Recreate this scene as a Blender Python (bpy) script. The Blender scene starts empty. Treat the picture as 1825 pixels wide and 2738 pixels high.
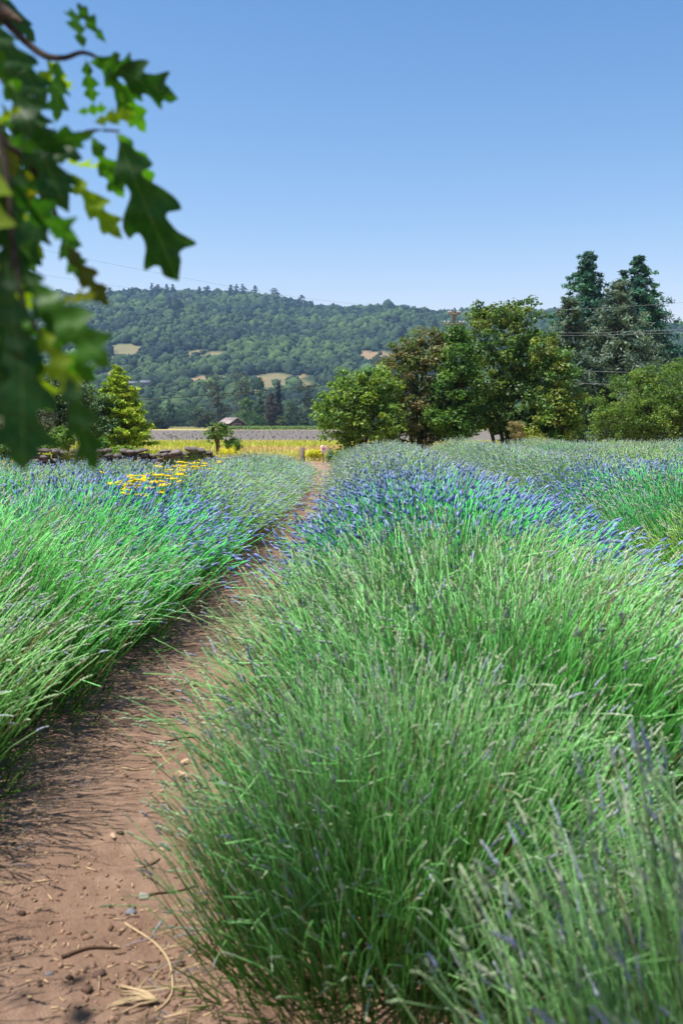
import bpy, bmesh, math, random
import numpy as np
from mathutils import Vector, Matrix

R = math.radians
rng = np.random.default_rng(7)
random.seed(7)
S = bpy.context.scene
COL = S.collection

# ------------------------------------------------------------------ camera
F = 2662.0                      # focal length in photograph pixels (35 mm lens, 36 mm tall sensor)
CAM = Vector((0.0, 0.0, 1.5))
PITCH = math.atan(244 / F)
YAW = math.atan(57.5 / F)
cd = bpy.data.cameras.new('camera')
cd.sensor_fit = 'VERTICAL'; cd.sensor_height = 36.0; cd.lens = 35.0
cd.clip_start = 0.05; cd.clip_end = 9000
cd.dof.use_dof = True; cd.dof.focus_distance = 16.0; cd.dof.aperture_fstop = 4.8
cam = bpy.data.objects.new('camera', cd); COL.objects.link(cam)
cam.location = CAM
cam.rotation_euler = (math.pi / 2 - PITCH, 0, YAW)
S.camera = cam

# ------------------------------------------------------------------ sky, sun, exposure
SUN_EL, SUN_AZ = R(66), R(-115)          # azimuth from +Y towards +X
w = bpy.data.worlds.new('World'); S.world = w; w.use_nodes = True
nt = w.node_tree; nt.nodes.clear()
sky = nt.nodes.new('ShaderNodeTexSky'); sky.sky_type = 'NISHITA'; sky.sun_disc = False
sky.sun_elevation = SUN_EL; sky.sun_rotation = SUN_AZ
sky.altitude = 50; sky.air_density = 1.0; sky.dust_density = 0.4; sky.ozone_density = 3.0
bg = nt.nodes.new('ShaderNodeBackground'); bg.inputs['Strength'].default_value = 0.12
wo = nt.nodes.new('ShaderNodeOutputWorld')
sx = nt.nodes.new('ShaderNodeSeparateColor'); cx = nt.nodes.new('ShaderNodeCombineColor')
nt.links.new(sky.outputs[0], sx.inputs[0]); nt.links.new(cx.outputs[0], bg.inputs[0])
for ch, (ref, gam, out_) in enumerate(((2.6, 1.8, 2.45), (4.0, 1.32, 3.55), (5.7, 1.05, 5.0))):   # clearer, deeper blue overhead than the model's
    a1 = nt.nodes.new('ShaderNodeMath'); a1.operation = 'DIVIDE'; a1.inputs[1].default_value = ref
    a2 = nt.nodes.new('ShaderNodeMath'); a2.operation = 'POWER'; a2.inputs[1].default_value = gam
    a3 = nt.nodes.new('ShaderNodeMath'); a3.operation = 'MULTIPLY'; a3.inputs[1].default_value = out_
    nt.links.new(sx.outputs[ch], a1.inputs[0]); nt.links.new(a1.outputs[0], a2.inputs[0]); nt.links.new(a2.outputs[0], a3.inputs[0]); nt.links.new(a3.outputs[0], cx.inputs[ch])
nt.links.new(bg.outputs[0], wo.inputs[0])
sl = bpy.data.lights.new('sun', 'SUN'); sl.energy = 4.6; sl.angle = R(0.5); sl.color = (1.0, 0.955, 0.88)
sun = bpy.data.objects.new('sun', sl); COL.objects.link(sun)
sd = Vector((math.sin(SUN_AZ) * math.cos(SUN_EL), math.cos(SUN_AZ) * math.cos(SUN_EL), math.sin(SUN_EL)))
sun.rotation_euler = sd.to_track_quat('Z', 'Y').to_euler()
sun.location = (0, 0, 60)
S.view_settings.view_transform = 'Standard'; S.view_settings.look = 'None'
S.view_settings.exposure = 0.78; S.view_settings.gamma = 1.0
S.view_settings.use_curve_mapping = False
S.render.engine = 'CYCLES'
cy = S.cycles
cy.max_bounces = 7; cy.diffuse_bounces = 3; cy.glossy_bounces = 2; cy.transmission_bounces = 4
cy.transparent_max_bounces = 8; cy.volume_bounces = 0
cy.use_denoising = True
cy.caustics_reflective = False; cy.caustics_refractive = False

# ------------------------------------------------------------------ helpers
_cm = cam.rotation_euler.to_matrix()
def at(px, py, Y):
    """world point seen at photograph pixel (px, py), at depth Y"""
    d = _cm @ Vector(((px - 912.5) / F, (1369 - py) / F, -1.0))
    return CAM + d * (Y / d.y)

def gz(x, y):
    """height of the ground"""
    y = np.asarray(y, float)
    return np.interp(y, [0, 42, 60, 150, 400, 650, 3000], [0, 0, -.05, -1.15, -1.8, -2.4, -6])

def lin(c, a=1.0):
    return (c[0], c[1], c[2], a)

class NT:
    def __init__(s, name):
        s.m = bpy.data.materials.new(name); s.m.use_nodes = True
        s.t = s.m.node_tree; s.t.nodes.clear()
        s.out = s.t.nodes.new('ShaderNodeOutputMaterial')
    def n(s, typ, inp=None, **kw):
        nd = s.t.nodes.new(typ)
        for k, v in kw.items(): setattr(nd, k, v)
        for k, v in (inp or {}).items():
            if hasattr(v, 'is_output') or isinstance(v, bpy.types.NodeSocket): s.t.links.new(v, nd.inputs[k])
            else: nd.inputs[k].default_value = v
        return nd
    def mix(s, fac, a, b, blend='MIX'):
        nd = s.t.nodes.new('ShaderNodeMix'); nd.data_type = 'RGBA'; nd.blend_type = blend
        for i, v in ((0, fac), (6, a), (7, b)):
            if isinstance(v, bpy.types.NodeSocket): s.t.links.new(v, nd.inputs[i])
            elif i == 0: nd.inputs[i].default_value = v
            else: nd.inputs[i].default_value = lin(v)
        return nd.outputs[2]
    def math(s, op, a, b=None, c=None, clamp=False):
        nd = s.t.nodes.new('ShaderNodeMath'); nd.operation = op; nd.use_clamp = clamp
        for i, v in enumerate((a, b, c)):
            if v is None: continue
            if isinstance(v, bpy.types.NodeSocket): s.t.links.new(v, nd.inputs[i])
            else: nd.inputs[i].default_value = v
        return nd.outputs[0]
    def noise(s, scale, detail=4, rough=.55, vec=None, dim='3D'):
        nd = s.n('ShaderNodeTexNoise', {'Scale': scale, 'Detail': detail, 'Roughness': rough})
        if vec is not None: s.t.links.new(vec, nd.inputs['Vector'])
        return nd.outputs['Fac']
    def ramp(s, fac, stops):
        nd = s.t.nodes.new('ShaderNodeValToRGB'); s.t.links.new(fac, nd.inputs[0])
        e = nd.color_ramp.elements
        e[0].position, e[0].color = stops[0][0], lin(stops[0][1])
        e[1].position, e[1].color = stops[-1][0], lin(stops[-1][1])
        for p, c in stops[1:-1]:
            k = e.new(p); k.color = lin(c)
        return nd.outputs[0]
    def bsdf(s, color, rough=.7, spec=.3, normal=None, trans=0.0, tcol=None, metallic=0.0):
        p = s.n('ShaderNodeBsdfPrincipled', {'Roughness': rough, 'Specular IOR Level': spec, 'Metallic': metallic})
        if isinstance(color, bpy.types.NodeSocket): s.t.links.new(color, p.inputs['Base Color'])
        else: p.inputs['Base Color'].default_value = lin(color)
        if normal is not None: s.t.links.new(normal, p.inputs['Normal'])
        o = p.outputs[0]
        if trans > 0:
            tr = s.n('ShaderNodeBsdfTranslucent')
            tc = tcol if tcol is not None else color
            if isinstance(tc, bpy.types.NodeSocket): s.t.links.new(tc, tr.inputs[0])
            else: tr.inputs[0].default_value = lin(tc)
            mx = s.n('ShaderNodeMixShader', {0: trans})
            s.t.links.new(o, mx.inputs[1]); s.t.links.new(tr.outputs[0], mx.inputs[2])
            o = mx.outputs[0]
        s.t.links.new(o, s.out.inputs[0])
        return s.m
    def bump(s, h, strength=.5, dist=.02):
        return s.n('ShaderNodeBump', {'Height': h, 'Strength': strength, 'Distance': dist}).outputs[0]
    def pos(s): return s.n('ShaderNodeTexCoord').outputs['Object']
    def col(s): return s.n('ShaderNodeAttribute', attribute_name='Col').outputs['Color']

def mk(name, V, P, col=None, mat=None, smooth=False):
    """mesh from numpy arrays: V (n,3), P (m,k) or a list of such arrays"""
    me = bpy.data.meshes.new(name)
    V = np.ascontiguousarray(V, dtype=np.float32)
    Ps = P if isinstance(P, list) else [P]
    Ps = [np.ascontiguousarray(p, dtype=np.int32) for p in Ps if len(p)]
    loops = np.concatenate([p.ravel() for p in Ps])
    starts = []; o = 0
    for p in Ps:
        starts.append(o + np.arange(len(p), dtype=np.int32) * p.shape[1]); o += p.size
    starts = np.concatenate(starts).astype(np.int32)
    me.vertices.add(len(V)); me.vertices.foreach_set('co', V.ravel())
    me.loops.add(len(loops)); me.loops.foreach_set('vertex_index', loops)
    me.polygons.add(len(starts)); me.polygons.foreach_set('loop_start', starts)
    if smooth: me.polygons.foreach_set('use_smooth', np.ones(len(starts), dtype=bool))
    me.update(calc_edges=True)
    if col is not None:
        c = np.ones((len(V), 4), dtype=np.float32); c[:, :3] = col
        a = me.color_attributes.new('Col', 'FLOAT_COLOR', 'POINT'); a.data.foreach_set('color', c.ravel())
    if mat is not None: me.materials.append(mat)
    return me

def obj(name, me, parent=None, loc=None):
    o = bpy.data.objects.new(name, me); COL.objects.link(o)
    if parent is not None: o.parent = parent
    if loc is not None: o.location = loc
    return o
def tag(o, label, cat, group=None):
    o['label'] = label; o['category'] = cat
    if group: o['group'] = group
    return o
def thing(name, label, cat, loc=(0, 0, 0), rz=0, group=None):
    o = bpy.data.objects.new(name, None); COL.objects.link(o)
    o.empty_display_size = .2
    o.location = loc; o.rotation_euler = (0, 0, rz)
    return tag(o, label, cat, group)
def struct(o): o['kind'] = 'structure'; return o
def stuff(o, label=None, cat=None):
    o['kind'] = 'stuff'
    if label: tag(o, label, cat)
    return o

def tubes(P, rad, sides=3):
    """P (n,s,3) centre lines, rad (n,s): open tubes -> V, quads, index (tube, ring) per vertex"""
    n, s, _ = P.shape
    T = np.gradient(P, axis=1); T /= np.linalg.norm(T, axis=2, keepdims=True) + 1e-9
    ref = np.where(np.abs(T[:, :1, 2:3]) > .8, np.array([[[1., 0, 0]]]), np.array([[[0, 0, 1.]]]))
    A = np.cross(T, ref); A /= np.linalg.norm(A, axis=2, keepdims=True) + 1e-9
    B = np.cross(T, A)
    th = np.arange(sides) * 2 * math.pi / sides
    V = P[:, :, None, :] + rad[:, :, None, None] * (A[:, :, None, :] * np.cos(th)[None, None, :, None] + B[:, :, None, :] * np.sin(th)[None, None, :, None])
    idx = np.arange(n * s * sides).reshape(n, s, sides)
    nx = np.roll(idx, -1, axis=2)
    Q = np.stack([idx[:, :-1], nx[:, :-1], nx[:, 1:], idx[:, 1:]], axis=-1).reshape(-1, 4)
    return V.reshape(-1, 3), Q

class Acc:
    """gathers pieces of one mesh"""
    def __init__(s): s.V = []; s.P = []; s.C = []; s.o = 0
    def add(s, V, P, C=None):
        V = np.asarray(V, float); s.V.append(V); s.P.append(np.asarray(P) + s.o); s.o += len(V)
        s.C.append(np.broadcast_to(np.asarray(C if C is not None else (1, 1, 1), float), (len(V), 3)))
    def box(s, c, h, C=None, rot=0):
        x, y, z = h
        V = np.array([[a * x, b * y, d * z] for d in (-1, 1) for a, b in ((-1, -1), (1, -1), (1, 1), (-1, 1))], float)
        if rot: V = V @ np.array([[math.cos(rot), math.sin(rot), 0], [-math.sin(rot), math.cos(rot), 0], [0, 0, 1]])
        s.add(V + np.array(c), [[3, 2, 1, 0], [4, 5, 6, 7], [0, 1, 5, 4], [1, 2, 6, 5], [2, 3, 7, 6], [3, 0, 4, 7]], C)
    def tube(s, pts, rad, sides=6, C=None):
        V, Q = tubes(np.array([pts], float), np.array([rad], float), sides)
        s.add(V, Q, C)
        k = len(pts) * sides
        s.P.append((np.arange(sides)[::-1][None, :] if sides == 4 else np.zeros((0, 4), int)) + s.o - k)
    def me(s, name, mat, smooth=False):
        by = {}
        for p in s.P:
            if len(p): by.setdefault(p.shape[1], []).append(p)
        return mk(name, np.concatenate(s.V), [np.concatenate(v) for v in by.values()], np.concatenate(s.C), mat, smooth)

def smoothline(p, n):
    """Catmull-Rom resample of a few points"""
    p = np.asarray(p, float); q = np.vstack([2 * p[0] - p[1], p, 2 * p[-1] - p[-2]])
    t = np.linspace(0, len(p) - 1 - 1e-6, n); i = t.astype(int); f = (t - i)[:, None]
    a, b, c, d = q[i], q[i + 1], q[i + 2], q[i + 3]
    return .5 * (2 * b + (c - a) * f + (2 * a - 5 * b + 4 * c - d) * f ** 2 + (3 * b - a - 3 * c + d) * f ** 3)

def ico(sub):
    bm = bmesh.new(); bmesh.ops.create_icosphere(bm, subdivisions=sub, radius=1)
    V = np.array([v.co[:] for v in bm.verts]); P = np.array([[v.index for v in f.verts] for f in bm.faces]); bm.free()
    return V, P
ICO1, ICO2 = ico(1), ico(2)

def vnoise(p, seed=0):
    """cheap smooth noise in -1..1 from sums of sines; p (n,2)"""
    r = np.random.default_rng(seed); o = np.zeros(len(p)); amp = 1.0; tot = 0
    for k in range(6):
        for j in range(3):
            a = r.uniform(0, 2 * math.pi); f = 1.7 ** k * r.uniform(.8, 1.25)
            o += amp * np.sin((p[:, 0] * math.cos(a) + p[:, 1] * math.sin(a)) * f + r.uniform(0, 6.3)); tot += amp
        amp *= .6
    return o / tot * 2.0

# ------------------------------------------------------------------ materials
def leaf_mat(name, trans=.35, rough=.5, spec=.35):
    m = NT(name); c = m.col()
    tc = m.mix(1.0, c, (1.5, 1.6, .7), 'MULTIPLY')
    return m.bsdf(c, rough, spec, trans=trans, tcol=tc)
M_leaf = leaf_mat('leaf')
M_needle = leaf_mat('needle', .15, .6, .25)
m = NT('bark'); nz = m.noise(14, 6, .7)
M_bark = m.bsdf(m.ramp(nz, [(.3, (.03, .022, .016)), (.7, (.14, .11, .085))]), .9, .1, m.bump(nz, .8, .03))
m = NT('plain_vertex'); M_vert = m.bsdf(m.col(), .8, .2)

# lavender: object colour = tint of the stems, its alpha = share of open blue flowers
m = NT('lavender_stem'); oi = m.n('ShaderNodeObjectInfo'); sp = m.n('ShaderNodeSeparateColor', {0: m.col()})
rnd, hgt = sp.outputs[0], sp.outputs[1]
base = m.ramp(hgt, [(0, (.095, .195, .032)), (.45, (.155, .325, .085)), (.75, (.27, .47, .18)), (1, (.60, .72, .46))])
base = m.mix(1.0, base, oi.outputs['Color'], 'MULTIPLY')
vv = m.math('MULTIPLY_ADD', rnd, 1.0, .5)
vcol = m.n('ShaderNodeCombineColor', {0: vv, 1: vv, 2: vv}).outputs[0]
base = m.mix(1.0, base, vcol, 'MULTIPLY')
base = m.mix(m.math('GREATER_THAN', rnd, .955), base, (.36, .27, .13))
M_stem = m.bsdf(base, .5, .3, trans=.38, tcol=m.mix(1.0, base, (1.1, 1.4, .8), 'MULTIPLY'))
m = NT('lavender_spike'); oi = m.n('ShaderNodeObjectInfo'); sp = m.n('ShaderNodeSeparateColor', {0: m.col()})
rnd, hgt, r2 = sp.outputs
fac = m.math('MULTIPLY_ADD', m.math('SUBTRACT', oi.outputs['Alpha'], rnd), 4.0, .5, clamp=True)
blue = m.ramp(r2, [(0, (.065, .12, .42)), (.5, (.15, .23, .60)), (1, (.38, .46, .78))])
bud = m.ramp(r2, [(0, (.22, .33, .16)), (.6, (.38, .48, .28)), (1, (.52, .57, .44))])
blue = m.mix(m.math('MULTIPLY_ADD', oi.outputs['Alpha'], 2.2, -.7, clamp=True), (.34, .37, .50), blue)
c = m.mix(fac, bud, blue)
c = m.mix(m.math('MULTIPLY', hgt, .35), c, (.42, .52, .26))
M_spike = m.bsdf(c, .7, .15, trans=.22, tcol=c)
m = NT('lavender_leaf'); oi = m.n('ShaderNodeObjectInfo'); sp = m.n('ShaderNodeSeparateColor', {0: m.col()})
c = m.ramp(sp.outputs[0], [(0, (.05, .12, .012)), (.6, (.10, .23, .022)), (1, (.18, .31, .06))])
c = m.mix(.5, c, m.mix(1.0, c, oi.outputs['Color'], 'MULTIPLY'))
M_lavleaf = m.bsdf(c, .55, .3, trans=.3, tcol=c)
m = NT('woody_twig'); M_twig = m.bsdf(m.ramp(m.noise(30, 3), [(.3, (.035, .02, .012)), (.7, (.15, .09, .055))]), .9, .1)

# soil of the path and between the rows
def soil(name, k=1.14):
    m = NT(name); p = m.pos()
    a, b, f = m.noise(1.7, 6, .65, p), m.noise(16, 8, .75, p), m.noise(140, 4, .7, p)
    c = m.ramp(a, [(.3, (.235 * k, .143 * k, .095 * k)), (.55, (.33 * k, .214 * k, .15 * k)), (.75, (.40 * k, .27 * k, .195 * k))])
    c = m.mix(m.math('MULTIPLY', m.ramp(b, [(.35, (1, 1, 1)), (.6, (0, 0, 0))]), .55), c, (.13 * k, .07 * k, .045 * k))
    c = m.mix(m.math('MULTIPLY', f, .25), c, (.38 * k, .27 * k, .20 * k))
    h = m.math('ADD', m.math('MULTIPLY', b, .7), m.math('MULTIPLY', f, .3))
    return m.bsdf(c, .95, .08, m.bump(h, 1.0, .035))
M_soil = soil('path_soil'); 
# ground: soil under the field, grass and straw beyond
m = NT('ground'); p = m.pos(); s3 = m.n('ShaderNodeSeparateXYZ', {0: p})
mp = m.n('ShaderNodeMapping', {'Vector': p, 'Scale': (.35, 1.0, 1.0)}).outputs[0]
n1, n2, n3 = m.noise(.12, 5, .6, mp), m.noise(1.5, 5, .7, p), m.noise(9, 5, .7, p)
grass = m.ramp(n2, [(.3, (.28, .35, .04)), (.5, (.40, .45, .05)), (.7, (.52, .50, .09))])
straw = m.ramp(n2, [(.3, (.46, .30, .13)), (.7, (.62, .44, .22))])
meadow = m.mix(m.ramp(n1, [(.44, (0, 0, 0)), (.56, (1, 1, 1))]), grass, straw)
soilc = m.ramp(n3, [(.3, (.16, .09, .055)), (.7, (.36, .23, .16))])
far = m.ramp(n1, [(.3, (.10, .13, .04)), (.7, (.34, .27, .12))])
c = m.mix(m.math('MULTIPLY_ADD', s3.outputs[1], .2, -7.2, clamp=True), soilc, meadow)
till = m.ramp(n2, [(.3, (.12, .105, .09)), (.7, (.21, .185, .16))])
vb = m.math('MULTIPLY', m.math('MULTIPLY_ADD', s3.outputs[1], .12, -12.6, clamp=True), m.math('MULTIPLY_ADD', s3.outputs[1], -.1, 34.0, clamp=True))
c = m.mix(m.math('MULTIPLY_ADD', s3.outputs[1], .02, -7.0, clamp=True), c, far)
c = m.mix(vb, c, till)
M_ground = m.bsdf(c, .95, .05, m.bump(n3, .6, .05))

# ------------------------------------------------------------------ ground, path, hill
xs = np.unique(np.concatenate([np.linspace(-3000, -60, 25), np.linspace(-60, 60, 61), np.linspace(60, 3000, 25)]))
ys = np.unique(np.concatenate([np.linspace(-80, 0, 5), np.linspace(0, 150, 76), np.linspace(150, 700, 45), np.linspace(700, 4200, 15)]))
gx, gy = np.meshgrid(xs, ys)
zz = gz(gx, gy) - .012
V = np.stack([gx, gy, zz], -1).reshape(-1, 3)
I = np.arange(len(V)).reshape(gx.shape)
Q = np.stack([I[:-1, :-1], I[:-1, 1:], I[1:, 1:], I[1:, :-1]], -1).reshape(-1, 4)
struct(obj('ground', mk('ground', V, Q, None, M_ground, True)))

def path_h(x, y):
    p = np.stack([np.ravel(x), np.ravel(y)], -1)
    h = .018 * vnoise(p * 2.2, 3) + .012 * vnoise(p * 9, 5) + .009 * vnoise(p * 28, 9)
    h += .022 * np.maximum(0, vnoise(p * 17, 12) - .45)
    return h.reshape(np.shape(x)) + .03
xs = np.linspace(-1.75, -.15, 81); ys = np.concatenate([np.arange(.8, 7, .022), np.arange(7, 34, .12)])
gx, gy = np.meshgrid(xs, ys)
edge = np.clip(np.minimum(gx + 1.75, -.15 - gx) / .15, 0, 1)
zz = path_h(gx, gy) * edge - .02 * (1 - edge)
V = np.stack([gx, gy, zz], -1).reshape(-1, 3); I = np.arange(len(V)).reshape(gx.shape)
Q = np.stack([I[:-1, :-1], I[:-1, 1:], I[1:, 1:], I[1:, :-1]], -1).reshape(-1, 4)
struct(obj('dirt_path', mk('dirt_path', V, Q, None, M_soil, True)))

# wooded hill
RX = np.array([-2500, -600, 0, 150, 260, 330, 430, 560, 650, 740, 800, 860, 940, 1040, 1100, 1150, 1300, 1450, 1600, 1825, 2500, 4500])
RY = 9 + np.array([850, 815, 798, 790, 793, 787, 781, 784, 785, 794, 809, 821, 824, 821, 829, 838, 846, 858, 870, 884, 900, 930])
H0, H1 = 690.0, 2000.0
def hz(x, y):
    x = np.asarray(x, float); y = np.asarray(y, float)
    zr = np.interp(970 + x / H1 * F, RX, 1.5 + H1 * (1125 - RY) / F)
    s = (y - H0) / (H1 - H0)
    up = np.clip(s, 0, 1)
    prof = up ** 1.12 * (1 - .12 * np.sin(up * math.pi * 2.0) * .6)
    z = -4.5 + (zr + 4.5) * prof
    p = np.stack([np.ravel(x) / 130, np.ravel(y) / 170], -1)
    z = z + (vnoise(p, 21).reshape(np.shape(z)) * 17) * np.clip(s * 4, 0, 1) * np.clip((1.02 - s) * 4, 0, 1)
    z = z - np.clip(s - 1, 0, 9) ** 1.0 * 160
    return np.where(s < 0, -4.5 + s * 20, z)
def hit(px, py):
    """where the view through a pixel meets the hillside"""
    Y = np.linspace(H0 + 5, H1 + 20, 3000)
    d = _cm @ Vector(((px - 912.5) / F, (1369 - py) / F, -1.0)); d = d / d.y
    X = CAM.x + d.x * Y; Z = CAM.z + d.z * Y
    b = np.nonzero(hz(X, Y) >= Z)[0]
    i = b[0] if len(b) else len(Y) - 1
    return X[i], Y[i]
# clearings: pixel of the middle, half width and half height in pixels, greenness
CL = [(335, 950, 30, 22, .6), (318, 935, 26, 10, .7), (575, 955, 32, 13, .6), (520, 948, 14, 6, .6), (560, 896, 15, 5, .1), (757, 911, 20, 5, .1),
      (1010, 957, 48, 11, .15), (975, 950, 20, 6, .1), (745, 1030, 78, 19, .55), (560, 1022, 62, 8, .15), (690, 1018, 40, 9, .2),
      (275, 1014, 20, 10, .1), (812, 1008, 12, 8, .3), (255, 960, 14, 6, .5), (360, 1020, 8, 6, .4), (690, 1048, 40, 10, .5)]
CW = []
for px, py, rx, ry, gr in CL:
    x, y = hit(px, py); ya = hit(px, py + ry)[1]; yb = hit(px, py - ry)[1]
    CW.append((x, y + 6, rx * 1.1 / F * y, 1.2 * max(16, (yb - ya) / 2), gr))
def clearing(x, y):
    v = np.full(np.shape(x), -9.0); g = np.zeros(np.shape(x))
    wob = vnoise(np.stack([np.ravel(x) / 16, np.ravel(y) / 20], -1), 44).reshape(np.shape(x)) * .25
    for cx, cy_, rx, ry, gr in CW:
        q = 1.0 + wob - np.sqrt(((x - cx) / rx) ** 2 + ((y - cy_) / ry) ** 2)
        g = np.where(q > v, gr, g); v = np.maximum(v, q)
    return v, g
xs = np.concatenate([np.linspace(-2800, -950, 38)[:-1], np.arange(-950, 950, 9.), np.linspace(950, 2800, 38)])
ys = np.concatenate([np.arange(H0 - 60, H1 + 80, 11.), np.linspace(H1 + 90, 3600, 14)])
gx, gy = np.meshgrid(xs, ys); zz = hz(gx, gy)
cv, cg = clearing(gx, gy)
k = np.clip(cv * 8 + .3, 0, 1)[..., None]
gold = np.array([.27, .18, .095]); grn = np.array([.145, .165, .065]); scrub = np.array([.030, .050, .018])
c = scrub * (1 - k) + (gold * (1 - cg[..., None]) + grn * cg[..., None]) * k
V = np.stack([gx, gy, zz], -1).reshape(-1, 3); I = np.arange(len(V)).reshape(gx.shape)
Q = np.stack([I[:-1, :-1], I[:-1, 1:], I[1:, 1:], I[1:, :-1]], -1).reshape(-1, 4)
struct(obj('hill', mk('hill', V, Q, c.reshape(-1, 3), M_vert, True)))

def leaf_quads(C, Nn, size, asp, r, jitter=.5):
    """diamond leaves at C (n,3) facing Nn; returns V, P"""
    n = len(C)
    a = r.normal(size=(n, 3)); Nn = Nn + r.normal(size=(n, 3)) * jitter
    Nn /= np.linalg.norm(Nn, axis=1, keepdims=True) + 1e-9
    U = np.cross(Nn, a); U /= np.linalg.norm(U, axis=1, keepdims=True) + 1e-9
    W = np.cross(Nn, U)
    s = (np.asarray(size) * r.uniform(.65, 1.3, n))[:, None]
    V = np.stack([C - U * s * .5, C + W * s * asp * .5 - Nn * s * .08, C + U * s * .5, C - W * s * asp * .5 - Nn * s * .08], 1).reshape(-1, 3)
    return V, np.arange(n * 4).reshape(n, 4)

# the wood on the hill: thousands of lumpy crowns, one mass
TPL = []; TPS = []
for k in range(10):
    v, p = ICO2; r = np.random.default_rng(50 + k)
    vv_ = v * (1 + r.uniform(-.28, .28, len(v)))[:, None]
    keep = (v[p][:, :, 2] > -.55).any(axis=1)
    TPL.append((vv_, p[keep]))
    v, p = ICO1; vv_ = v * (1 + r.uniform(-.22, .28, len(v)))[:, None]
    TPS.append((vv_, p[(v[p][:, :, 2] > -.4).any(axis=1)]))
N = 29000
t = rng.uniform(0, 1, N); y = np.sqrt((H0 + 5) ** 2 + t * ((H1 + 40) ** 2 - (H0 + 5) ** 2))
x = rng.uniform(-.42, .40, N) * y
cv, _ = clearing(x, y)
keep = (cv < -.12) | (rng.uniform(0, 1, N) < .015)
x, y = x[keep], y[keep]
patch = vnoise(np.stack([x / 70, y / 90], -1), 77)
patch2 = vnoise(np.stack([x / 28, y / 40], -1), 78)
acc = Acc()
HC = []
rad = rng.gamma(7, .60, len(x)) * (1 + .25 * patch)
zz = hz(x, y)
for i in range(len(x)):
    v, p = (TPL if y[i] < 790 else TPS)[i % 10]
    a = rng.uniform(0, 6.28); ca, sa = math.cos(a), math.sin(a)
    q = np.empty_like(v); r_ = rad[i]
    q[:, 0] = (v[:, 0] * ca - v[:, 1] * sa) * r_ + x[i]
    q[:, 1] = (v[:, 0] * sa + v[:, 1] * ca) * r_ + y[i]
    q[:, 2] = v[:, 2] * r_ * (.85 + .3 * (i % 7) / 7) + zz[i] + r_ * .55
    g = np.clip(.45 + .55 * patch[i] + .4 * patch2[i] + rng.normal(0, .2), 0, 1)
    c = np.array([.009, .024, .016]) * (1 - g) + np.array([.062, .108, .030]) * g
    acc.add(q, p, c * rng.uniform(.6, 1.4, (len(v), 1)))
    HC.append(c)
nq = 6; cl = np.repeat(np.arange(len(x)), nq)
dd = rng.normal(size=(len(cl), 3)); dd[:, 2] = np.abs(dd[:, 2]) * .9 - .15; dd /= np.linalg.norm(dd, axis=1, keepdims=True)
pos = np.stack([x, y, zz + rad * .55], -1)[cl] + dd * (rad[cl] * rng.uniform(.75, 1.15, len(cl)))[:, None]
V, P = leaf_quads(pos, dd * .6 + np.array([0, -.2, .5]), rad[cl] * .62, .75, rng, .6)
acc.add(V, P, np.repeat(np.array(HC)[cl] * rng.uniform(.7, 1.35, (len(cl), 1)), 4, axis=0))
stuff(obj('hillside_woodland', acc.me('hillside_woodland', M_vert)), 'dense green oak woodland covering the distant hillside', 'woodland')

# ------------------------------------------------------------------ trees
def crown_mesh(name, ells, nclump, cr, nleaf, size, cols, seed, asp=.6, shell=.5, mat=None, flat=.72):
    r = np.random.default_rng(seed)
    E = np.array(ells, float); wgt = (E[:, 3] * E[:, 4] * E[:, 5]) ** .7; wgt /= wgt.sum()
    k = r.choice(len(E), nclump, p=wgt)
    d = r.normal(size=(nclump, 3)); d /= np.linalg.norm(d, axis=1, keepdims=True)
    rr = (1 - shell * r.uniform(0, 1, nclump) ** 1.6) * np.where(r.uniform(0, 1, nclump) < .12, 1.14, 1.0)
    cc = E[k, :3] + d * rr[:, None] * E[k, 3:]
    cc = cc[cc[:, 2] > .12]; n = len(cc)
    cl = np.repeat(np.arange(n), nleaf)
    dd = r.normal(size=(n * nleaf, 3)); dd /= np.linalg.norm(dd, axis=1, keepdims=True)
    crad = (cr * r.uniform(.4, 1.45, n))[cl]
    pos = cc[cl] + dd * (crad * r.uniform(.2, 1, n * nleaf) ** .6)[:, None] * np.array([1, 1, flat])
    pos[:, 2] = np.maximum(pos[:, 2], .05)
    V, P = leaf_quads(pos, dd * .5 + np.array([0, 0, .7]), np.full(len(pos), size), asp, r)
    cols = np.array(cols, float); ci = r.integers(0, len(cols), n)
    c = cols[ci][cl] * r.uniform(.7, 1.3, (len(pos), 1)) * (r.uniform(.82, 1.2, n))[cl][:, None]
    return mk(name, V, P, np.repeat(c, 4, axis=0), mat or M_leaf), cc

def trunk_mesh(name, stems, targets, r0, seed, top, mat=None):
    """several stems from the base with limbs out to the leaf clumps"""
    r = np.random.default_rng(seed); a = Acc(); ends = []
    for (dx, dy, lx, ly, h) in stems:
        pts = smoothline([(dx, dy, -.1), (dx + lx * .25, dy + ly * .25, h * .33), (dx + lx * .6 + r.normal(0, .05), dy + ly * .6, h * .66), (dx + lx, dy + ly, h)], 9)
        a.tube(pts, np.linspace(r0, r0 * .3, 9), 7); ends.append(pts)
    for tgt in targets:
        pts = ends[r.integers(len(ends))]; i = r.integers(2, 8)
        i = min(i, max(2, int(np.searchsorted(pts[:, 2], tgt[2] * .8)) - 1)); i = max(1, min(i, 8))
        s0 = pts[i]; mid = (s0 + tgt) / 2 + np.array([0, 0, .12 * np.linalg.norm(tgt - s0)]) + r.normal(0, .05, 3)
        ln = smoothline([s0, mid, tgt], 5)
        a.tube(ln, np.linspace(r0 * .32, r0 * .06, 5), 4)
    return a.me(name, mat or M_bark, True)

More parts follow.
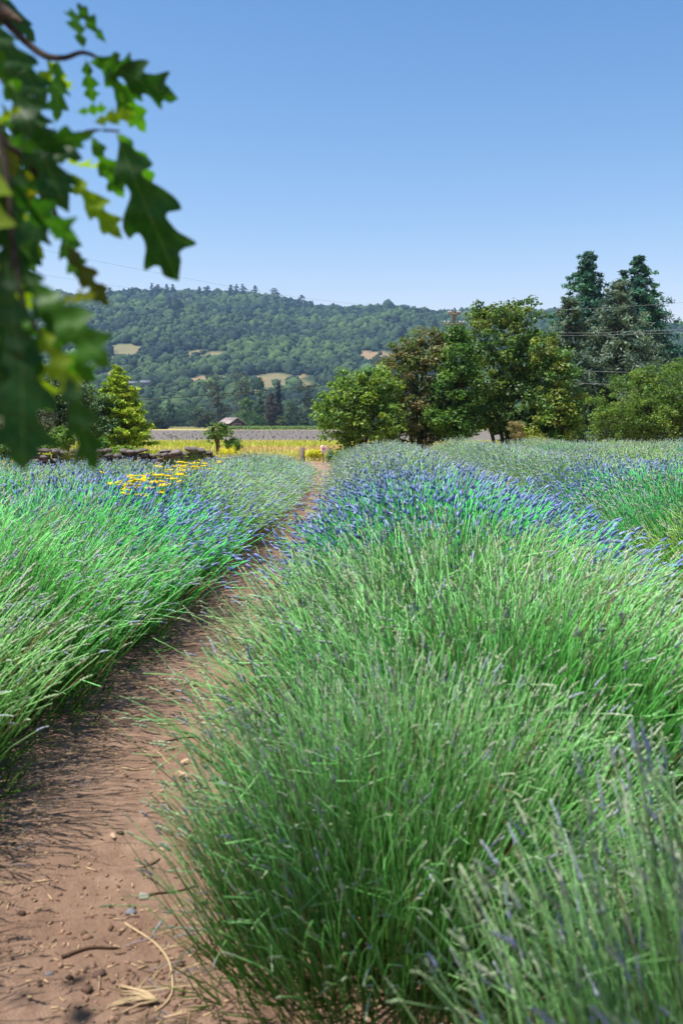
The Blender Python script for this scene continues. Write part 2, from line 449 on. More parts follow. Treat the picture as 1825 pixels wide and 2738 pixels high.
def tree(name, label, loc, ells, cols, stems, r0, seed, nclump=120, cr=.45, nleaf=70, size=.15, asp=.6, shell=.5, limbs=40, group=None, cat='tree', mat=None):
    t = thing(name, label, cat, loc, 0, group)
    if loc[1] < 60: nclump, nleaf, size, cr = int(nclump * 1.9), int(nleaf * .88), size * 1.0, cr * 1.0
    me, cc = crown_mesh('crown', ells, nclump, cr, nleaf, size, np.array(cols) * (1.6 if loc[1] < 60 else 1.2), seed, asp, shell, mat)
    r = np.random.default_rng(seed + 1)
    tg = cc[r.choice(len(cc), min(limbs, len(cc)), replace=False)]
    obj('trunk', trunk_mesh('trunk', stems, tg, r0, seed + 2, 0), t)
    obj('crown', me, t)
    return t
def base_at(px, d, py=1200):
    p = at(px, py, d); return Vector((p.x, d, float(gz(p.x, d))))
def ell(px, py, rx, ry, d, b, dy=0.0, depth=None):
    """ellipsoid of a crown, given in photograph pixels at depth d, relative to base b"""
    p = at(px, py, d); k = d / F
    return (p.x - b.x, dy, p.z - b.z, rx * k, (depth or rx) * k, ry * k)

# yellow-green maple at the left end of the tree group
G1, G2, G3 = (.085, .15, .022), (.05, .105, .020), (.14, .20, .028)
b = base_at(985, 40)
tree('maple_tree', 'rounded yellow-green tree at the left end of the tree group', b,
     [ell(940, 1070, 85, 75, 40, b), ell(1000, 1035, 60, 60, 40, b, .3), ell(905, 1120, 65, 60, 40, b), ell(1000, 1130, 80, 60, 40, b), ell(950, 1175, 55, 40, 40, b)],
     [G1, G1, G3, G2, (.11, .17, .022)], [(0, 0, -.5, 0, 2.2), (.15, 0, .3, .1, 2.4), (-.15, .1, -.8, 0, 1.7)], .07, 11, 150, .34, 60, .15)
# bronze-leaved tree
B1, B2, B3 = (.092, .088, .036), (.070, .105, .030), (.108, .082, .038)
b = base_at(1120, 42)
tree('bronze_tree', 'brownish bronze-leaved tree with sparse upright top shoots', b,
     [ell(1110, 1000, 80, 90, 42, b, -.1), ell(1140, 940, 55, 55, 42, b), ell(1060, 1000, 60, 75, 42, b), ell(1135, 888, 10, 26, 42, b), ell(1085, 925, 20, 25, 42, b), ell(1175, 915, 20, 30, 42, b),
      ell(1120, 1100, 105, 75, 42, b), ell(1090, 1160, 90, 40, 42, b)],
     [B1, B1, B3, B2, (.06, .09, .022), (.10, .10, .03)], [(0, 0, -.3, 0, 3.5), (.2, 0, .5, 0, 3.8), (-.2, 0, -.7, 0, 2.9), (.1, .1, .1, .2, 4)], .07, 21, 190, .32, 58, .14)
# dark green maple between
b = base_at(1235, 41)
tree('dark_maple_tree', 'dense dark green tree between the bronze tree and the tallest broadleaf', b,
     [ell(1225, 960, 48, 80, 41, b, -.4), ell(1220, 1050, 62, 80, 41, b, -.4), ell(1210, 1125, 75, 50, 41, b, -.3), ell(1215, 895, 22, 30, 41, b, -.2)],
     [(.032, .078, .016), (.045, .10, .018), (.07, .13, .02)], [(0, 0, 0, 0, 3.9), (-.15, 0, -.4, 0, 3)], .08, 31, 130, .34, 70, .15)
# the tallest broadleaf tree
b = base_at(1345, 43)
tree('broadleaf_tree', 'large multi-stemmed green broadleaf tree in the middle of the group', b,
     [ell(1340, 900, 95, 75, 43, b), ell(1400, 860, 55, 55, 43, b), ell(1310, 850, 50, 40, 43, b), ell(1395, 815, 14, 20, 43, b), ell(1290, 830, 16, 18, 43, b), ell(1320, 1000, 115, 90, 43, b), ell(1440, 980, 75, 95, 43, b),
      ell(1380, 1080, 130, 75, 43, b), ell(1470, 1090, 60, 70, 43, b), ell(1290, 1100, 80, 60, 43, b), ell(1425, 1150, 90, 35, 43, b)],
     [(.050, .095, .022), (.040, .080, .022), (.075, .125, .024), (.060, .110, .026), (.095, .125, .024)],
     [(0, 0, -.6, 0, 4.6), (.2, 0, .3, 0, 5), (-.25, 0, -1.3, .2, 3.6), (.35, 0, 1.2, 0, 4.2), (.1, .2, .7, .3, 4.8)], .09, 41, 330, .36, 62, .15)
# yellow-green lower tree right of it
b = base_at(1500, 41)
tree('young_maple_tree', 'low bright green tree with yellow tips in front of the conifers', b,
     [ell(1490, 1000, 45, 60, 41, b), ell(1500, 1090, 55, 60, 41, b), ell(1470, 1145, 75, 35, 41, b), ell(1455, 925, 28, 35, 41, b)],
     [(.07, .125, .02), (.045, .10, .022), (.12, .15, .025)], [(0, 0, -.2, 0, 2.8), (.1, 0, .3, 0, 2.2)], .05, 51, 95, .33, 60, .15)
# rounded bush on the right
b = base_at(1760, 36)
tree('round_bush', 'broad rounded olive-green bush at the right edge', b,
     [ell(1700, 1090, 115, 85, 36, b), ell(1790, 1050, 110, 85, 36, b), ell(1860, 1060, 100, 110, 36, b), ell(1655, 1130, 75, 60, 36, b), ell(1700, 1015, 22, 25, 36, b), ell(1790, 1130, 130, 60, 36, b)],
     [(.075, .125, .020), (.055, .105, .018), (.095, .145, .026)], [(0, 0, -.9, 0, 2), (.2, 0, .6, 0, 2.4), (-.2, 0, -.2, 0, 2.4)], .07, 61, 330, .26, 70, .095, asp=.5, shell=.35, cat='bush')

# conifers
def conifer(name, label, loc, H, Rm, cols, seed, levels=46, per=7, tuft=.5, nleaf=26, size=.34, z0=.08, droop=.25, power=.75, group=None, lump=.3, cat='conifer', asp=.28):
    r = np.random.default_rng(seed)
    t = thing(name, label, cat, loc, 0, group)
    tr = Acc(); tr.tube([(0, 0, -.1), (0, 0, H * .5), (r.normal(0, .02) * H * .1, 0, H * .97)], [H * .022, H * .013, H * .003], 7)
    C = []; TS = []
    for i in range(levels):
        f = z0 + (1 - z0) * (i + r.uniform(0, .35 if H > 8 and H < 40 else .8)) / levels
        z = H * f; ts = .30 + .70 * min(1.0, (1 - f) * 2.6)
        Rr = Rm * (1 - f) ** power * (1 + lump * math.sin(i * 1.7 + seed) * .6) + .08 * tuft
        for j in range(per):
            a = r.uniform(0, 6.28); L = Rr * r.uniform(.45, 1.15)
            e = np.array([math.cos(a) * L, math.sin(a) * L, z - droop * L + r.normal(0, .1)])
            s0 = np.array([0, 0, z]); mid = (s0 + e) / 2 + np.array([0, 0, .1 * L])
            tr.tube([s0, mid, e], [H * .004 + .008, .012, .006], 4)
            m_ = max(2, int(L / (tuft * .7)))
            for q in np.linspace(.35, 1.0, m_):
                C.append(s0 * (1 - q) ** 2 + 2 * mid * q * (1 - q) + e * q * q + r.normal(0, .12 * tuft, 3)); TS.append(ts)
    C = np.array(C); TS = np.array(TS); n = len(C); cl = np.repeat(np.arange(n), nleaf)
    dd = r.normal(size=(n * nleaf, 3)); dd /= np.linalg.norm(dd, axis=1, keepdims=True)
    pos = C[cl] + dd * (tuft * TS[cl] * r.uniform(.1, 1, n * nleaf))[:, None] * np.array([1, 1, .55])
    V, P = leaf_quads(pos, dd * .3 + np.array([0, 0, .6]), np.full(len(pos), size), asp, r, .7)
    cols = np.array(cols); c = cols[r.integers(0, len(cols), n)][cl] * r.uniform(.7, 1.3, (len(pos), 1))
    obj('trunk', tr.me('trunk', M_bark, True), t)
    obj('crown', mk('crown', V, P, np.repeat(c, 4, axis=0), M_needle), t)
    return t
D1, D2 = (.042, .135, .10), (.065, .18, .095)
b = base_at(1558, 80); top = at(1558, 664, 80).z
conifer('redwood_tree', 'left of the two tall dark pointed conifers', b, top - b.z, 6.9, [D1, D2, (.034, .085, .07)], 71, 27, 12, .74, 24, .42, power=.85)
b = base_at(1692, 82); top = at(1692, 676, 82).z
conifer('redwood_tree', 'right of the two tall dark pointed conifers', b, top - b.z, 7.3, [D1, D2, (.03, .075, .065)], 72, 28, 12, .74, 24, .42, power=.85)
P1, P2 = (.115, .175, .125), (.155, .21, .145)
b = base_at(1640, 72); top = at(1640, 745, 72).z
conifer('pine_tree', 'broad grey-green pine in front of the two dark conifers', b, top - b.z, 5.3, [P1, P2, (.06, .11, .085)], 73, 26, 13, .72, 24, .38, power=.7, z0=.05)
b = base_at(1512, 70); top = at(1505, 790, 70).z
conifer('pine_tree', 'shorter grey-green pine left of the broad pine', b, top - b.z, 2.6, [P1, (.06, .11, .085), (.075, .12, .075)], 74, 22, 11, .64, 24, .36, power=.5)
b = base_at(1730, 76); top = at(1725, 880, 76).z
conifer('pine_tree', 'dark spreading pine low on the right side of the conifers', b, top - b.z, 3.0, [(.05, .10, .08), (.06, .11, .08)], 75, 30, 7, .5, 28, .28, power=.4)

# trees on the left
b = base_at(318, 44)
conifer('young_tree', 'bright lime-green pointed young tree beside the golden meadow', b, at(308, 985, 44).z, 1.75, [(.32, .44, .03), (.24, .37, .03), (.38, .47, .04)], 81, 36, 10, .20, 30, .15, z0=.06, droop=-.30, power=.8, cat='tree', lump=.15, asp=.45)
b = base_at(262, 43)
tree('grey_shrub', 'grey-green leafy shrub left of the lime-green tree', b, [ell(268, 1110, 42, 60, 43, b), ell(285, 1150, 52, 38, 43, b), ell(240, 1070, 25, 35, 43, b)],
     [(.06, .115, .045), (.085, .14, .06)], [(0, 0, -.1, 0, 1.6), (0, 0, .25, 0, 1.4)], .04, 82, 80, .25, 60, .12, cat='shrub')
b = base_at(180, 40)
tree('dark_tree', 'dark tree behind the hanging oak leaves', b, [ell(175, 1080, 75, 75, 40, b), ell(130, 1050, 50, 60, 40, b), ell(200, 1140, 80, 50, 40, b), ell(60, 1080, 75, 80, 40, b), ell(20, 1130, 70, 70, 40, b)],
     [(.028, .055, .020), (.045, .075, .028), (.06, .085, .035)], [(0, 0, -.4, 0, 2), (0, 0, .3, 0, 2.3)], .07, 83, 170, .33, 60, .14)
b = base_at(110, 37)
tree('olive_shrub', 'silvery olive shrub seen between the hanging oak leaves', b, [ell(112, 1120, 32, 75, 37, b), ell(15, 1110, 30, 60, 37, b), ell(105, 1060, 20, 30, 37, b)],
     [(.15, .17, .12), (.11, .135, .09)], [(0, 0, 0, 0, 1.8)], .04, 84, 75, .25, 70, .10, asp=.3, cat='shrub')
for k, (px, py, rx, ry, cset, lb) in enumerate([
        (165, 1175, 32, 32, [(.10, .18, .02), (.07, .13, .02)], 'small bright green shrub above the stone wall, under the dark tree'),
        (265, 1200, 26, 28, [(.08, .16, .025), (.055, .12, .02)], 'small rounded green shrub at the foot of the grey-green shrub'),
        (25, 1195, 34, 26, [(.09, .16, .03), (.06, .12, .02)], 'leafy green shrub at the left edge above the wall'),
        (340, 1205, 40, 16, [(.12, .18, .02), (.09, .16, .02)], 'low sprawling green shrub beyond the wall, below the lime-green tree')]):
    b = base_at(px, 33)
    tree('low_shrub', lb, b, [ell(px, py, rx, ry, 33, b), ell(px - rx * .4, py + ry * .5, rx * .8, ry * .8, 33, b)], cset, [(0, 0, .05, 0, .5), (0, 0, -.1, 0, .4)], .02, 90 + k, 34, .14, 55, .09, cat='shrub', limbs=14)
# the sapling in the meadow
b = base_at(582, 44, 1205)
tree('small_tree', 'small open-branched tree standing alone in the golden meadow', b,
     [ell(575, 1150, 26, 26, 44, b), ell(600, 1155, 22, 24, 44, b), ell(560, 1165, 14, 24, 44, b), ell(612, 1190, 16, 14, 44, b)],
     [(.075, .13, .03), (.055, .105, .025), (.10, .15, .03)], [(0, 0, -.22, 0, 1.15), (.03, 0, .2, 0, 1.1), (0, 0, .02, .1, 1.2), (-.03, 0, -.1, 0, 1.3)], .035, 101, 60, .12, 40, .085, shell=.8, limbs=40)
b = base_at(632, 44, 1205)
tree('low_shrub', 'small green shrub just right of the lone meadow tree', b, [ell(628, 1188, 16, 18, 44, b)], [(.06, .12, .02), (.05, .10, .02)], [(0, 0, 0, 0, .4)], .02, 102, 20, .12, 45, .09, cat='shrub', limbs=10)
for k, (px, py, rx, ry, d, cset, lb) in enumerate([
        (612, 1208, 24, 14, 42, [(.42, .36, .02), (.30, .30, .03)], 'yellow flowering shrub at the foot of the lone meadow tree'),
        (905, 1222, 26, 20, 25, [(.085, .15, .03), (.06, .12, .025)], 'soft green tussock closing the far end of the dirt path'),
        (842, 1213, 24, 8, 38, [(.40, .36, .02), (.30, .30, .03)], 'low yellow shrub beside the little red and white sign'),
        (1440, 1182, 30, 13, 37, [(.22, .22, .05), (.16, .19, .05)], 'yellow-green tussock at the foot of the tree group'),
        (1380, 1150, 22, 26, 38, [(.20, .16, .075), (.14, .135, .06)], 'dry tan plume grass in front of the large broadleaf tree')]):
    b = base_at(px, d)
    tree('tussock', lb, b, [ell(px, py, rx, ry, d, b), ell(px + rx * .2, py + ry * .9, rx * .7, ry, d, b)], cset, [(0, 0, .05, 0, .35), (0, 0, -.1, 0, .3)], .015, 110 + k, 30, .13, 60, .13, asp=.12, cat='shrub', limbs=12)

# valley trees around the barn
def vtree(name, label, px, top, w_, d, cols, seed, base=1147, lobes=5, stretch=1.0, size=.75, group=None):
    p = at(px, base, d); z0 = float(min(p.z, gz(p.x, d))) if d < H0 else float(p.z)
    b = Vector((p.x, d, z0)); H = at(px, top, d).z - z0; Rw = w_ / 2 * d / F
    r = np.random.default_rng(seed); E = []
    for i in range(lobes):
        f = .35 + .5 * i / max(1, lobes - 1)
        E.append((r.uniform(-.45, .45) * Rw, r.uniform(-.3, .3) * Rw, H * f, Rw * r.uniform(.5, .75), Rw * .6, H * r.uniform(.12, .2) * stretch))
    E.append((0, 0, H * .32, Rw * .85, Rw * .8, H * .26))
    return tree(name, label, b, E, cols, [(0, 0, r.normal(0, .3), 0, H * .8)], H * .02, seed, 60, max(Rw, H * .3) * .26, 34, size, asp=.6, limbs=14, group=group)
E1, E2 = (.055, .060, .036), (.040, .054, .034)
vtree('eucalyptus_tree', 'dark eucalyptus left of the tallest one, behind the barn', 583, 1003, 74, 440, [E1, E2, (.07, .065, .04)], 201)
vtree('eucalyptus_tree', 'tallest dark eucalyptus rising behind the barn', 655, 990, 82, 450, [E1, E2, (.06, .07, .035)], 202)
vtree('valley_tree', 'narrow green tree hugging the right side of the tallest eucalyptus', 693, 1020, 40, 442, [(.032, .07, .03), (.04, .085, .03)], 203, stretch=1.4)
vtree('valley_tree', 'fresh green tree in front of the tall eucalyptus', 664, 1062, 52, 425, [(.07, .13, .025), (.055, .105, .025)], 204, 1120)
b = base_at(726, 432); conifer('cypress_tree', 'rust-brown cypress in the middle of the valley trees', b, at(726, 1050, 432).z - b.z, 3.6, [(.085, .058, .04), (.065, .052, .036)], 205, 26, 6, 1.2, 14, 1.0, power=.35)
b = base_at(745, 436); conifer('cypress_tree', 'slim dark pointed cypress rising above the rust-brown one', b, at(745, 1022, 436).z - b.z, 2.4, [(.04, .052, .036), (.03, .046, .034)], 206, 28, 6, 1.0, 14, .9, power=.5)
vtree('valley_tree', 'dark cedar-like tree left of the yellow-green maple', 822, 1012, 72, 430, [(.038, .055, .036), (.028, .046, .034)], 207, lobes=6)
vtree('valley_tree', 'round green tree right of the barn', 668, 1106, 92, 405, [(.045, .095, .03), (.055, .11, .034)], 208, lobes=3)
vtree('valley_tree', 'grey-green tree filling the gap between cypress and cedar', 785, 1065, 60, 445, [(.05, .085, .04), (.06, .10, .045)], 209)
vtree('valley_bush', 'small dark round bush on the far lawn', 776, 1126, 24, 385, [(.022, .042, .03)], 210, 1146, 3)
vtree('valley_bush', 'green round bush on the far lawn, left of the maple', 816, 1123, 34, 385, [(.04, .08, .03)], 211, 1146, 3)
vtree('valley_bush', 'pale yellowish bush beneath the grey-green valley tree', 755, 1112, 30, 400, [(.10, .13, .04), (.07, .10, .035)], 212, 1146, 3)
vtree('valley_tree', 'dark spreading oak at the vineyard edge, left of the barn', 430, 1113, 52, 390, [(.028, .052, .026), (.036, .06, .026)], 213, 1155, 4)
vtree('valley_tree', 'brownish tree crown just behind the barn roof', 548, 1095, 60, 420, [(.06, .065, .04), (.045, .07, .036)], 214)
for k in range(17):
    px = 318 + k * 17 + random.uniform(-6, 6)
    lab = 'dark green tree in the woodland edge between the lime-green tree and the barn'
    vtree('woodland_tree', lab, px, random.uniform(1072, 1108), random.uniform(44, 70), random.uniform(480, 620),
          [[(.028, .06, .026), (.036, .072, .03)], [(.045, .085, .03), (.036, .07, .03)], [(.024, .048, .026), (.03, .055, .03)]][k % 3], 220 + k, 1147, 4, group='trees along the foot of the wooded hill')
for k in range(8):
    px = 700 + k * 22 + random.uniform(-6, 6)
    vtree('woodland_tree', 'green tree in the woodland edge right of the barn, behind the valley trees', px, random.uniform(1075, 1100), random.uniform(44, 66), random.uniform(500, 620),
          [[(.03, .062, .03), (.036, .072, .032)], [(.045, .085, .036)]][k % 2], 250 + k, 1147, 4, group='trees behind the valley trees')
# single conifers on the ridge
ridge = [(250, 788, 22, 12), (296, 777, 26, 18), (354, 779, 16, 12), (408, 765, 40, 14), (425, 768, 30, 20), (447, 767, 28, 14), (463, 768, 28, 14), (534, 774, 24, 10), (555, 772, 26, 26),
         (618, 770, 30, 14), (633, 768, 32, 16), (650, 767, 34, 18), (683, 771, 28, 16), (734, 778, 18, 26), (805, 796, 24, 20), (457, 805, 48, 18), (475, 800, 44, 28), (1035, 808, 20, 20), (1075, 880, 40, 24), (1160, 862, 30, 18)]
for k, (px, top, hpx, wpx) in enumerate(ridge):
    x, y = hit(px, top + hpx * .9); zb = float(hz(np.array([x]), np.array([y]))[0]); Hh = max(12, at(px, top, y).z - zb)
    lab = 'dark conifer standing out of the wood below the ridge' if top > 795 else ('dark pointed conifer on the ridge skyline' if wpx < 17 else 'dark rounded tree on the ridge skyline')
    nm, grp = ('ridge_conifer', 'dark conifers on the ridge') if wpx < 17 else ('ridge_tree', 'dark trees on the ridge')
    conifer(nm, lab, (x, y - 4, zb - 1), Hh * 1.12 + 5, max(4.5, wpx * .8 * y / F), [(.018, .036, .026), (.026, .046, .03)], 300 + k, 10, 5, 2.4, 8, 2.6, power=.4 if wpx > 16 else .6, group=grp + (' below the skyline' if top > 795 else ''))

# ------------------------------------------------------------------ barn, far houses, vineyard, pole, wires, sign, posts
m = NT('barn_boards'); nz = m.noise(3, 4); M_barn = m.bsdf(m.ramp(nz, [(.3, (.045, .032, .028)), (.7, (.10, .072, .06))]), .9, .1)
m = NT('barn_roof'); M_roof = m.bsdf(m.ramp(m.noise(2.5, 4), [(.3, (.22, .17, .15)), (.7, (.40, .33, .30))]), .6, .3)
m = NT('grey_wood'); nz = m.noise(20, 5); M_gwood = m.bsdf(m.ramp(nz, [(.3, (.09, .07, .055)), (.7, (.26, .21, .17))]), .9, .1, m.bump(nz, .6, .01))
m = NT('pale_wall'); M_wall = m.bsdf((.30, .28, .25), .9, .1)
m = NT('slate_roof'); M_slate = m.bsdf((.13, .14, .16), .7, .2)
def house(name, label, loc, rz, L, Wd, hw, hr, wm, rm, boards=False, door=True):
    t = thing(name, label, 'barn' if boards else 'house', loc, rz)
    a = Acc(); a.box((0, 0, hw / 2 - .3), (L / 2, Wd / 2, hw / 2 + .3))
    for s in (-1, 1):
        a.add([(s * (L / 2), -Wd / 2, hw), (s * (L / 2), Wd / 2, hw), (s * (L / 2), 0, hw + hr)], [[0, 1, 2]])
    obj('wall', a.me('wall', wm), t)
    for s in (-1, 1):
        r = Acc(); e = .5
        r.add([(-L / 2 - e, s * (Wd / 2 + e), hw - e * hr / (Wd / 2)), (L / 2 + e, s * (Wd / 2 + e), hw - e * hr / (Wd / 2)), (L / 2 + e, 0, hw + hr), (-L / 2 - e, 0, hw + hr),
               (-L / 2 - e, s * (Wd / 2 + e), hw - e * hr / (Wd / 2) + .2), (L / 2 + e, s * (Wd / 2 + e), hw - e * hr / (Wd / 2) + .2), (L / 2 + e, 0, hw + hr + .2), (-L / 2 - e, 0, hw + hr + .2)],
              [[0, 1, 2, 3], [4, 7, 6, 5], [0, 4, 5, 1], [1, 5, 6, 2], [3, 2, 6, 7], [0, 3, 7, 4]])
        obj('roof', r.me('roof', rm), t)
    if door:
        d = Acc(); d.box((L / 2 + .03, 0, hw * .4), (.05, Wd * .16, hw * .4)); obj('door', d.me('door', wm), t)
    return t
p = at(619, 1147, 395)
house('barn', 'weathered brown barn with pale gabled roof beyond the vineyard', (p.x, 395, gz(p.x, 395)), R(-58), 11, 6.6, 2.3, 2.1, M_barn, M_roof, True)
for px, py, lb in ((364, 1052, 'left of two grey roofed houses low on the wooded hill'), (397, 1050, 'right of two grey roofed houses low on the wooded hill')):
    x, y = hit(px, py); zb = float(hz(np.array([x]), np.array([y]))[0])
    house('hillside_house', lb, (x, y - 12, zb + 5.5), R(12), 8, 6, 3.0, 1.8, M_wall, M_slate)

# vineyard: rows of grey stakes and bare vines, plus a green strip behind
a = Acc(); xs0 = at(385, 1160, 200).x
C1, C2 = (.18, .17, .17), (.11, .105, .10)
n = 0
for row in np.arange(-46, 40, 2.6):
    for y in np.arange(106, 345, 5.5):
        x = row + rng.normal(0, .06) + (y - 92) * .02
        if not (-0.235 < (x / y) < 0.06): continue
        z = float(gz(x, y)); h = rng.uniform(.3, .5)
        a.box((x, y, z + h / 2), (.018, .018, h / 2), C1 if rng.uniform() < .7 else C2)
        if n % 2 == 0:
            V, P = leaf_quads(np.array([[x, y, z + .3]]) + rng.normal(0, .12, (5, 3)) * np.array([.4, 2.5, 1]), np.tile([0, -1, .5], (5, 1)).astype(float), np.full(5, .3), .5, rng)
            V[:, 2] = np.maximum(V[:, 2], z + .05)
            a.add(V, P, (.155, .155, .14))
        n += 1
stuff(obj('vineyard_stakes', a.me('vineyard_stakes', M_vert)), 'grey band of vineyard stakes in front of the barn', 'vineyard')
a = Acc(); nn = 9000
x = rng.uniform(-48, -8, nn); y = rng.uniform(352, 372, nn)
z = gz(x, y) + rng.uniform(.1, 1.3, nn)
V, P = leaf_quads(np.stack([x, y, z], -1), np.tile([0, -.3, 1.], (nn, 1)), np.full(nn, .55), .7, rng)
a.add(V, P, np.repeat(np.array([.09, .15, .03]) * rng.uniform(.6, 1.4, (nn, 1)), 4, axis=0))
stuff(obj('green_vines', a.me('green_vines', M_vert)), 'narrow strip of green leafy vines right of the barn', 'vines')

# meadow grass beyond the wall
nn = 60000
t_ = rng.uniform(0, 1, nn); y = 37 + 62 * t_ ** 1.4; x = rng.uniform(-.40, .42, nn) * y - .02 * y
h = rng.uniform(.08, .26, nn); wv = vnoise(np.stack([x / 7.0, y / 4.5], -1), 61); w2 = vnoise(np.stack([x / 1.2, y / 1.5], -1), 62)
bw = rng.uniform(.012, .03, nn) * (y / 45); ang = rng.uniform(0, 3.14, nn); zb = gz(x, y)
dx, dy = np.cos(ang) * bw, np.sin(ang) * bw
lean = rng.normal(0, .3, (nn, 2)) * h[:, None]
V = np.stack([np.stack([x - dx, y - dy, zb - .02], -1), np.stack([x + dx, y + dy, zb - .02], -1), np.stack([x + lean[:, 0], y + lean[:, 1], zb + h], -1)], 1).reshape(-1, 3)
g = np.clip(.32 + .9 * wv + .3 * w2, 0, 1)[:, None]
c = (np.array([.40, .47, .05]) * (1 - g) + np.array([.54, .385, .18]) * g) * rng.uniform(.7, 1.25, (nn, 1))
stuff(obj('meadow_grass', mk('meadow_grass', V, np.arange(nn * 3).reshape(-1, 3), np.repeat(c, 3, axis=0), M_vert)), 'golden and yellow-green meadow grass beyond the lavender', 'grass')

# utility pole
PD = 72
p = at(1213, 832, PD); zt = p.z
t = thing('utility_pole', 'dark wooden utility pole with two crossarms above the trees', 'utility pole', (p.x, PD, float(gz(p.x, PD))))
zt -= t.location.z
a = Acc(); a.tube([(0, 0, -.3), (0, 0, zt * .6), (0, 0, zt)], [.16, .14, .12], 10); a.add(np.array([[.12 * math.cos(q), .12 * math.sin(q), zt] for q in np.arange(10) * .6283]), [[i, (i + 1) % 10, 0] for i in range(1, 9)])
obj('post', a.me('post', M_gwood, True), t)
m = NT('insulator'); M_ins = m.bsdf((.32, .33, .36), .25, .5)
for zc, hw in ((zt - .22, .42), (zt - .92, .72)):
    a = Acc(); a.box((0, -.16, zc), (hw, .05, .06)); ca = obj('crossarm', a.me('crossarm', M_gwood), t)
    for sx in (-.92, -.55, .6, .95):
        a = Acc(); x = sx * hw; a.tube([(x, -.16, zc + .055), (x, -.16, zc + .10), (x, -.16, zc + .13), (x, -.16, zc + .2), (x, -.16, zc + .23)], [.03, .05, .085, .07, .02], 8)
        obj('insulator', a.me('insulator', M_ins, True), ca)
m = NT('wire_dark'); M_wd = m.bsdf((.02, .022, .026), .5, .4)
m = NT('wire_light'); M_wl = m.bsdf((.20, .21, .24), .35, .5)
def wire(label, pts, mat, r=.011, grp=None):
    P = smoothline([at(px, py, d)[:] for px, py, d in pts], 40)
    a = Acc(); a.tube(P, np.full(40, r), 5)
    tag(obj('power_line', a.me('power_line', mat, True)), label, 'wire', 'overhead wires')
wire('topmost pale wire crossing the dark conifers', [(1228, 834, 72), (1450, 830, 68), (1740, 815, 63), (2150, 780, 57)], M_wl, .0075)
wire('upper of the close pair of pale wires over the pines', [(1222, 872, 72), (1480, 889, 67), (1700, 886, 63), (2150, 866, 56)], M_wl, .0075)
wire('lower of the close pair of pale wires over the pines', [(1238, 876, 72), (1480, 896, 67), (1700, 893, 63), (2150, 878, 56)], M_wl, .0075)
wire('pale wire sagging across the lower pine foliage', [(1215, 950, 72), (1490, 986, 66), (1750, 996, 62), (2150, 990, 55)], M_wl, .0075)
wire('lowest pale wire, just above the rounded bush', [(1213, 985, 72), (1440, 1015, 66), (1640, 1028, 62), (2150, 1040, 55)], M_wl, .009)
wire('thicker dark cable rising to the right across the wooded hill', [(1213, 985, 72.3), (870, 1029, 69), (560, 1056, 66), (235, 1076, 62), (-300, 1080, 55)], M_wd, .026)
wire('lower dark cable crossing above the barn', [(1213, 1000, 72.3), (860, 1070, 69), (600, 1108, 66), (340, 1134, 62), (-300, 1165, 55)], M_wd, .014)
wire('faint dark cable along the foot of the hill, highest of three', [(1213, 975, 72.3), (870, 1008, 69), (560, 1022, 66), (235, 1030, 62), (-300, 1020, 55)], M_wd, .007)
wire('faint upper wire against the sky, left half', [(1208, 834, 72), (1000, 818, 66), (700, 780, 60), (200, 686, 50), (-300, 570, 42)], M_wd, .0035)
wire('faint lower wire against the sky, left half', [(1198, 836, 72), (850, 822, 64), (400, 776, 54), (150, 740, 50), (-300, 660, 42)], M_wd, .0035)

# small sign and posts
p = at(864, 1200, 36); t = thing('small_sign', 'little white sign with red disc at the meadow edge', 'sign', (p.x, 36, float(gz(0, 36))))
zc = p.z
m = NT('sign_white'); M_sw = m.bsdf((.75, .74, .72), .5, .3)
m = NT('sign_red'); M_sr = m.bsdf((.50, .03, .03), .5, .3)
a = Acc(); a.box((0, 0, zc - .02), (.085, .008, .13)); obj('panel', a.me('panel', M_sw), t)
ang = np.arange(20) * 2 * math.pi / 20
a = Acc(); a.add(np.vstack([[(0, -.012, zc + .03)], np.stack([.072 * np.cos(ang), np.full(20, -.012), zc + .03 + .072 * np.sin(ang)], -1)]), [[0, 1 + i, 1 + (i + 1) % 20] for i in range(20)]); obj('red_disc', a.me('red_disc', M_sr), t)
a = Acc(); a.box((0, -.014, zc + .03), (.04, .001, .012)); obj('bar', a.me('bar', M_sw), t)
a = Acc(); a.box((0, .03, zc / 2 - .02), (.022, .02, zc / 2 + .1)); obj('post', a.me('post', M_gwood), t)
for px, ptop, d, lb in ((878, 1190, 36.4, 'grey wooden fence post just right of the small sign'), (807, 1190, 37, 'grey wooden fence post left of the small sign'), (1234, 1172, 37.5, 'pale wooden post under the bronze tree'), (482, 1196, 38, 'thin wooden stake in the meadow behind the stone wall')):
    p = at(px, ptop, d); h = p.z; wdt = .075 if px != 482 else .035
    V = np.array([(-1, -1, 0), (1, -1, 0), (1, 1, 0), (-1, 1, 0), (-.95, -.95, 1), (.95, -.95, 1), (.95, .95, 1.0), (-.95, .95, 1.0), (0, 0, 1.04)], float) * np.array([wdt, wdt, h]) - np.array([0, 0, .1])
    me = mk('fence_post', V, [np.array([[0, 1, 5, 4], [1, 2, 6, 5], [2, 3, 7, 6], [3, 0, 4, 7]]), np.array([[4, 5, 8], [5, 6, 8], [6, 7, 8], [7, 4, 8]])], None, M_gwood)
    o = obj('fence_post', me, None, (p.x, d, 0)); o.rotation_euler = (0.02, .03, .4); tag(o, lb, 'post')

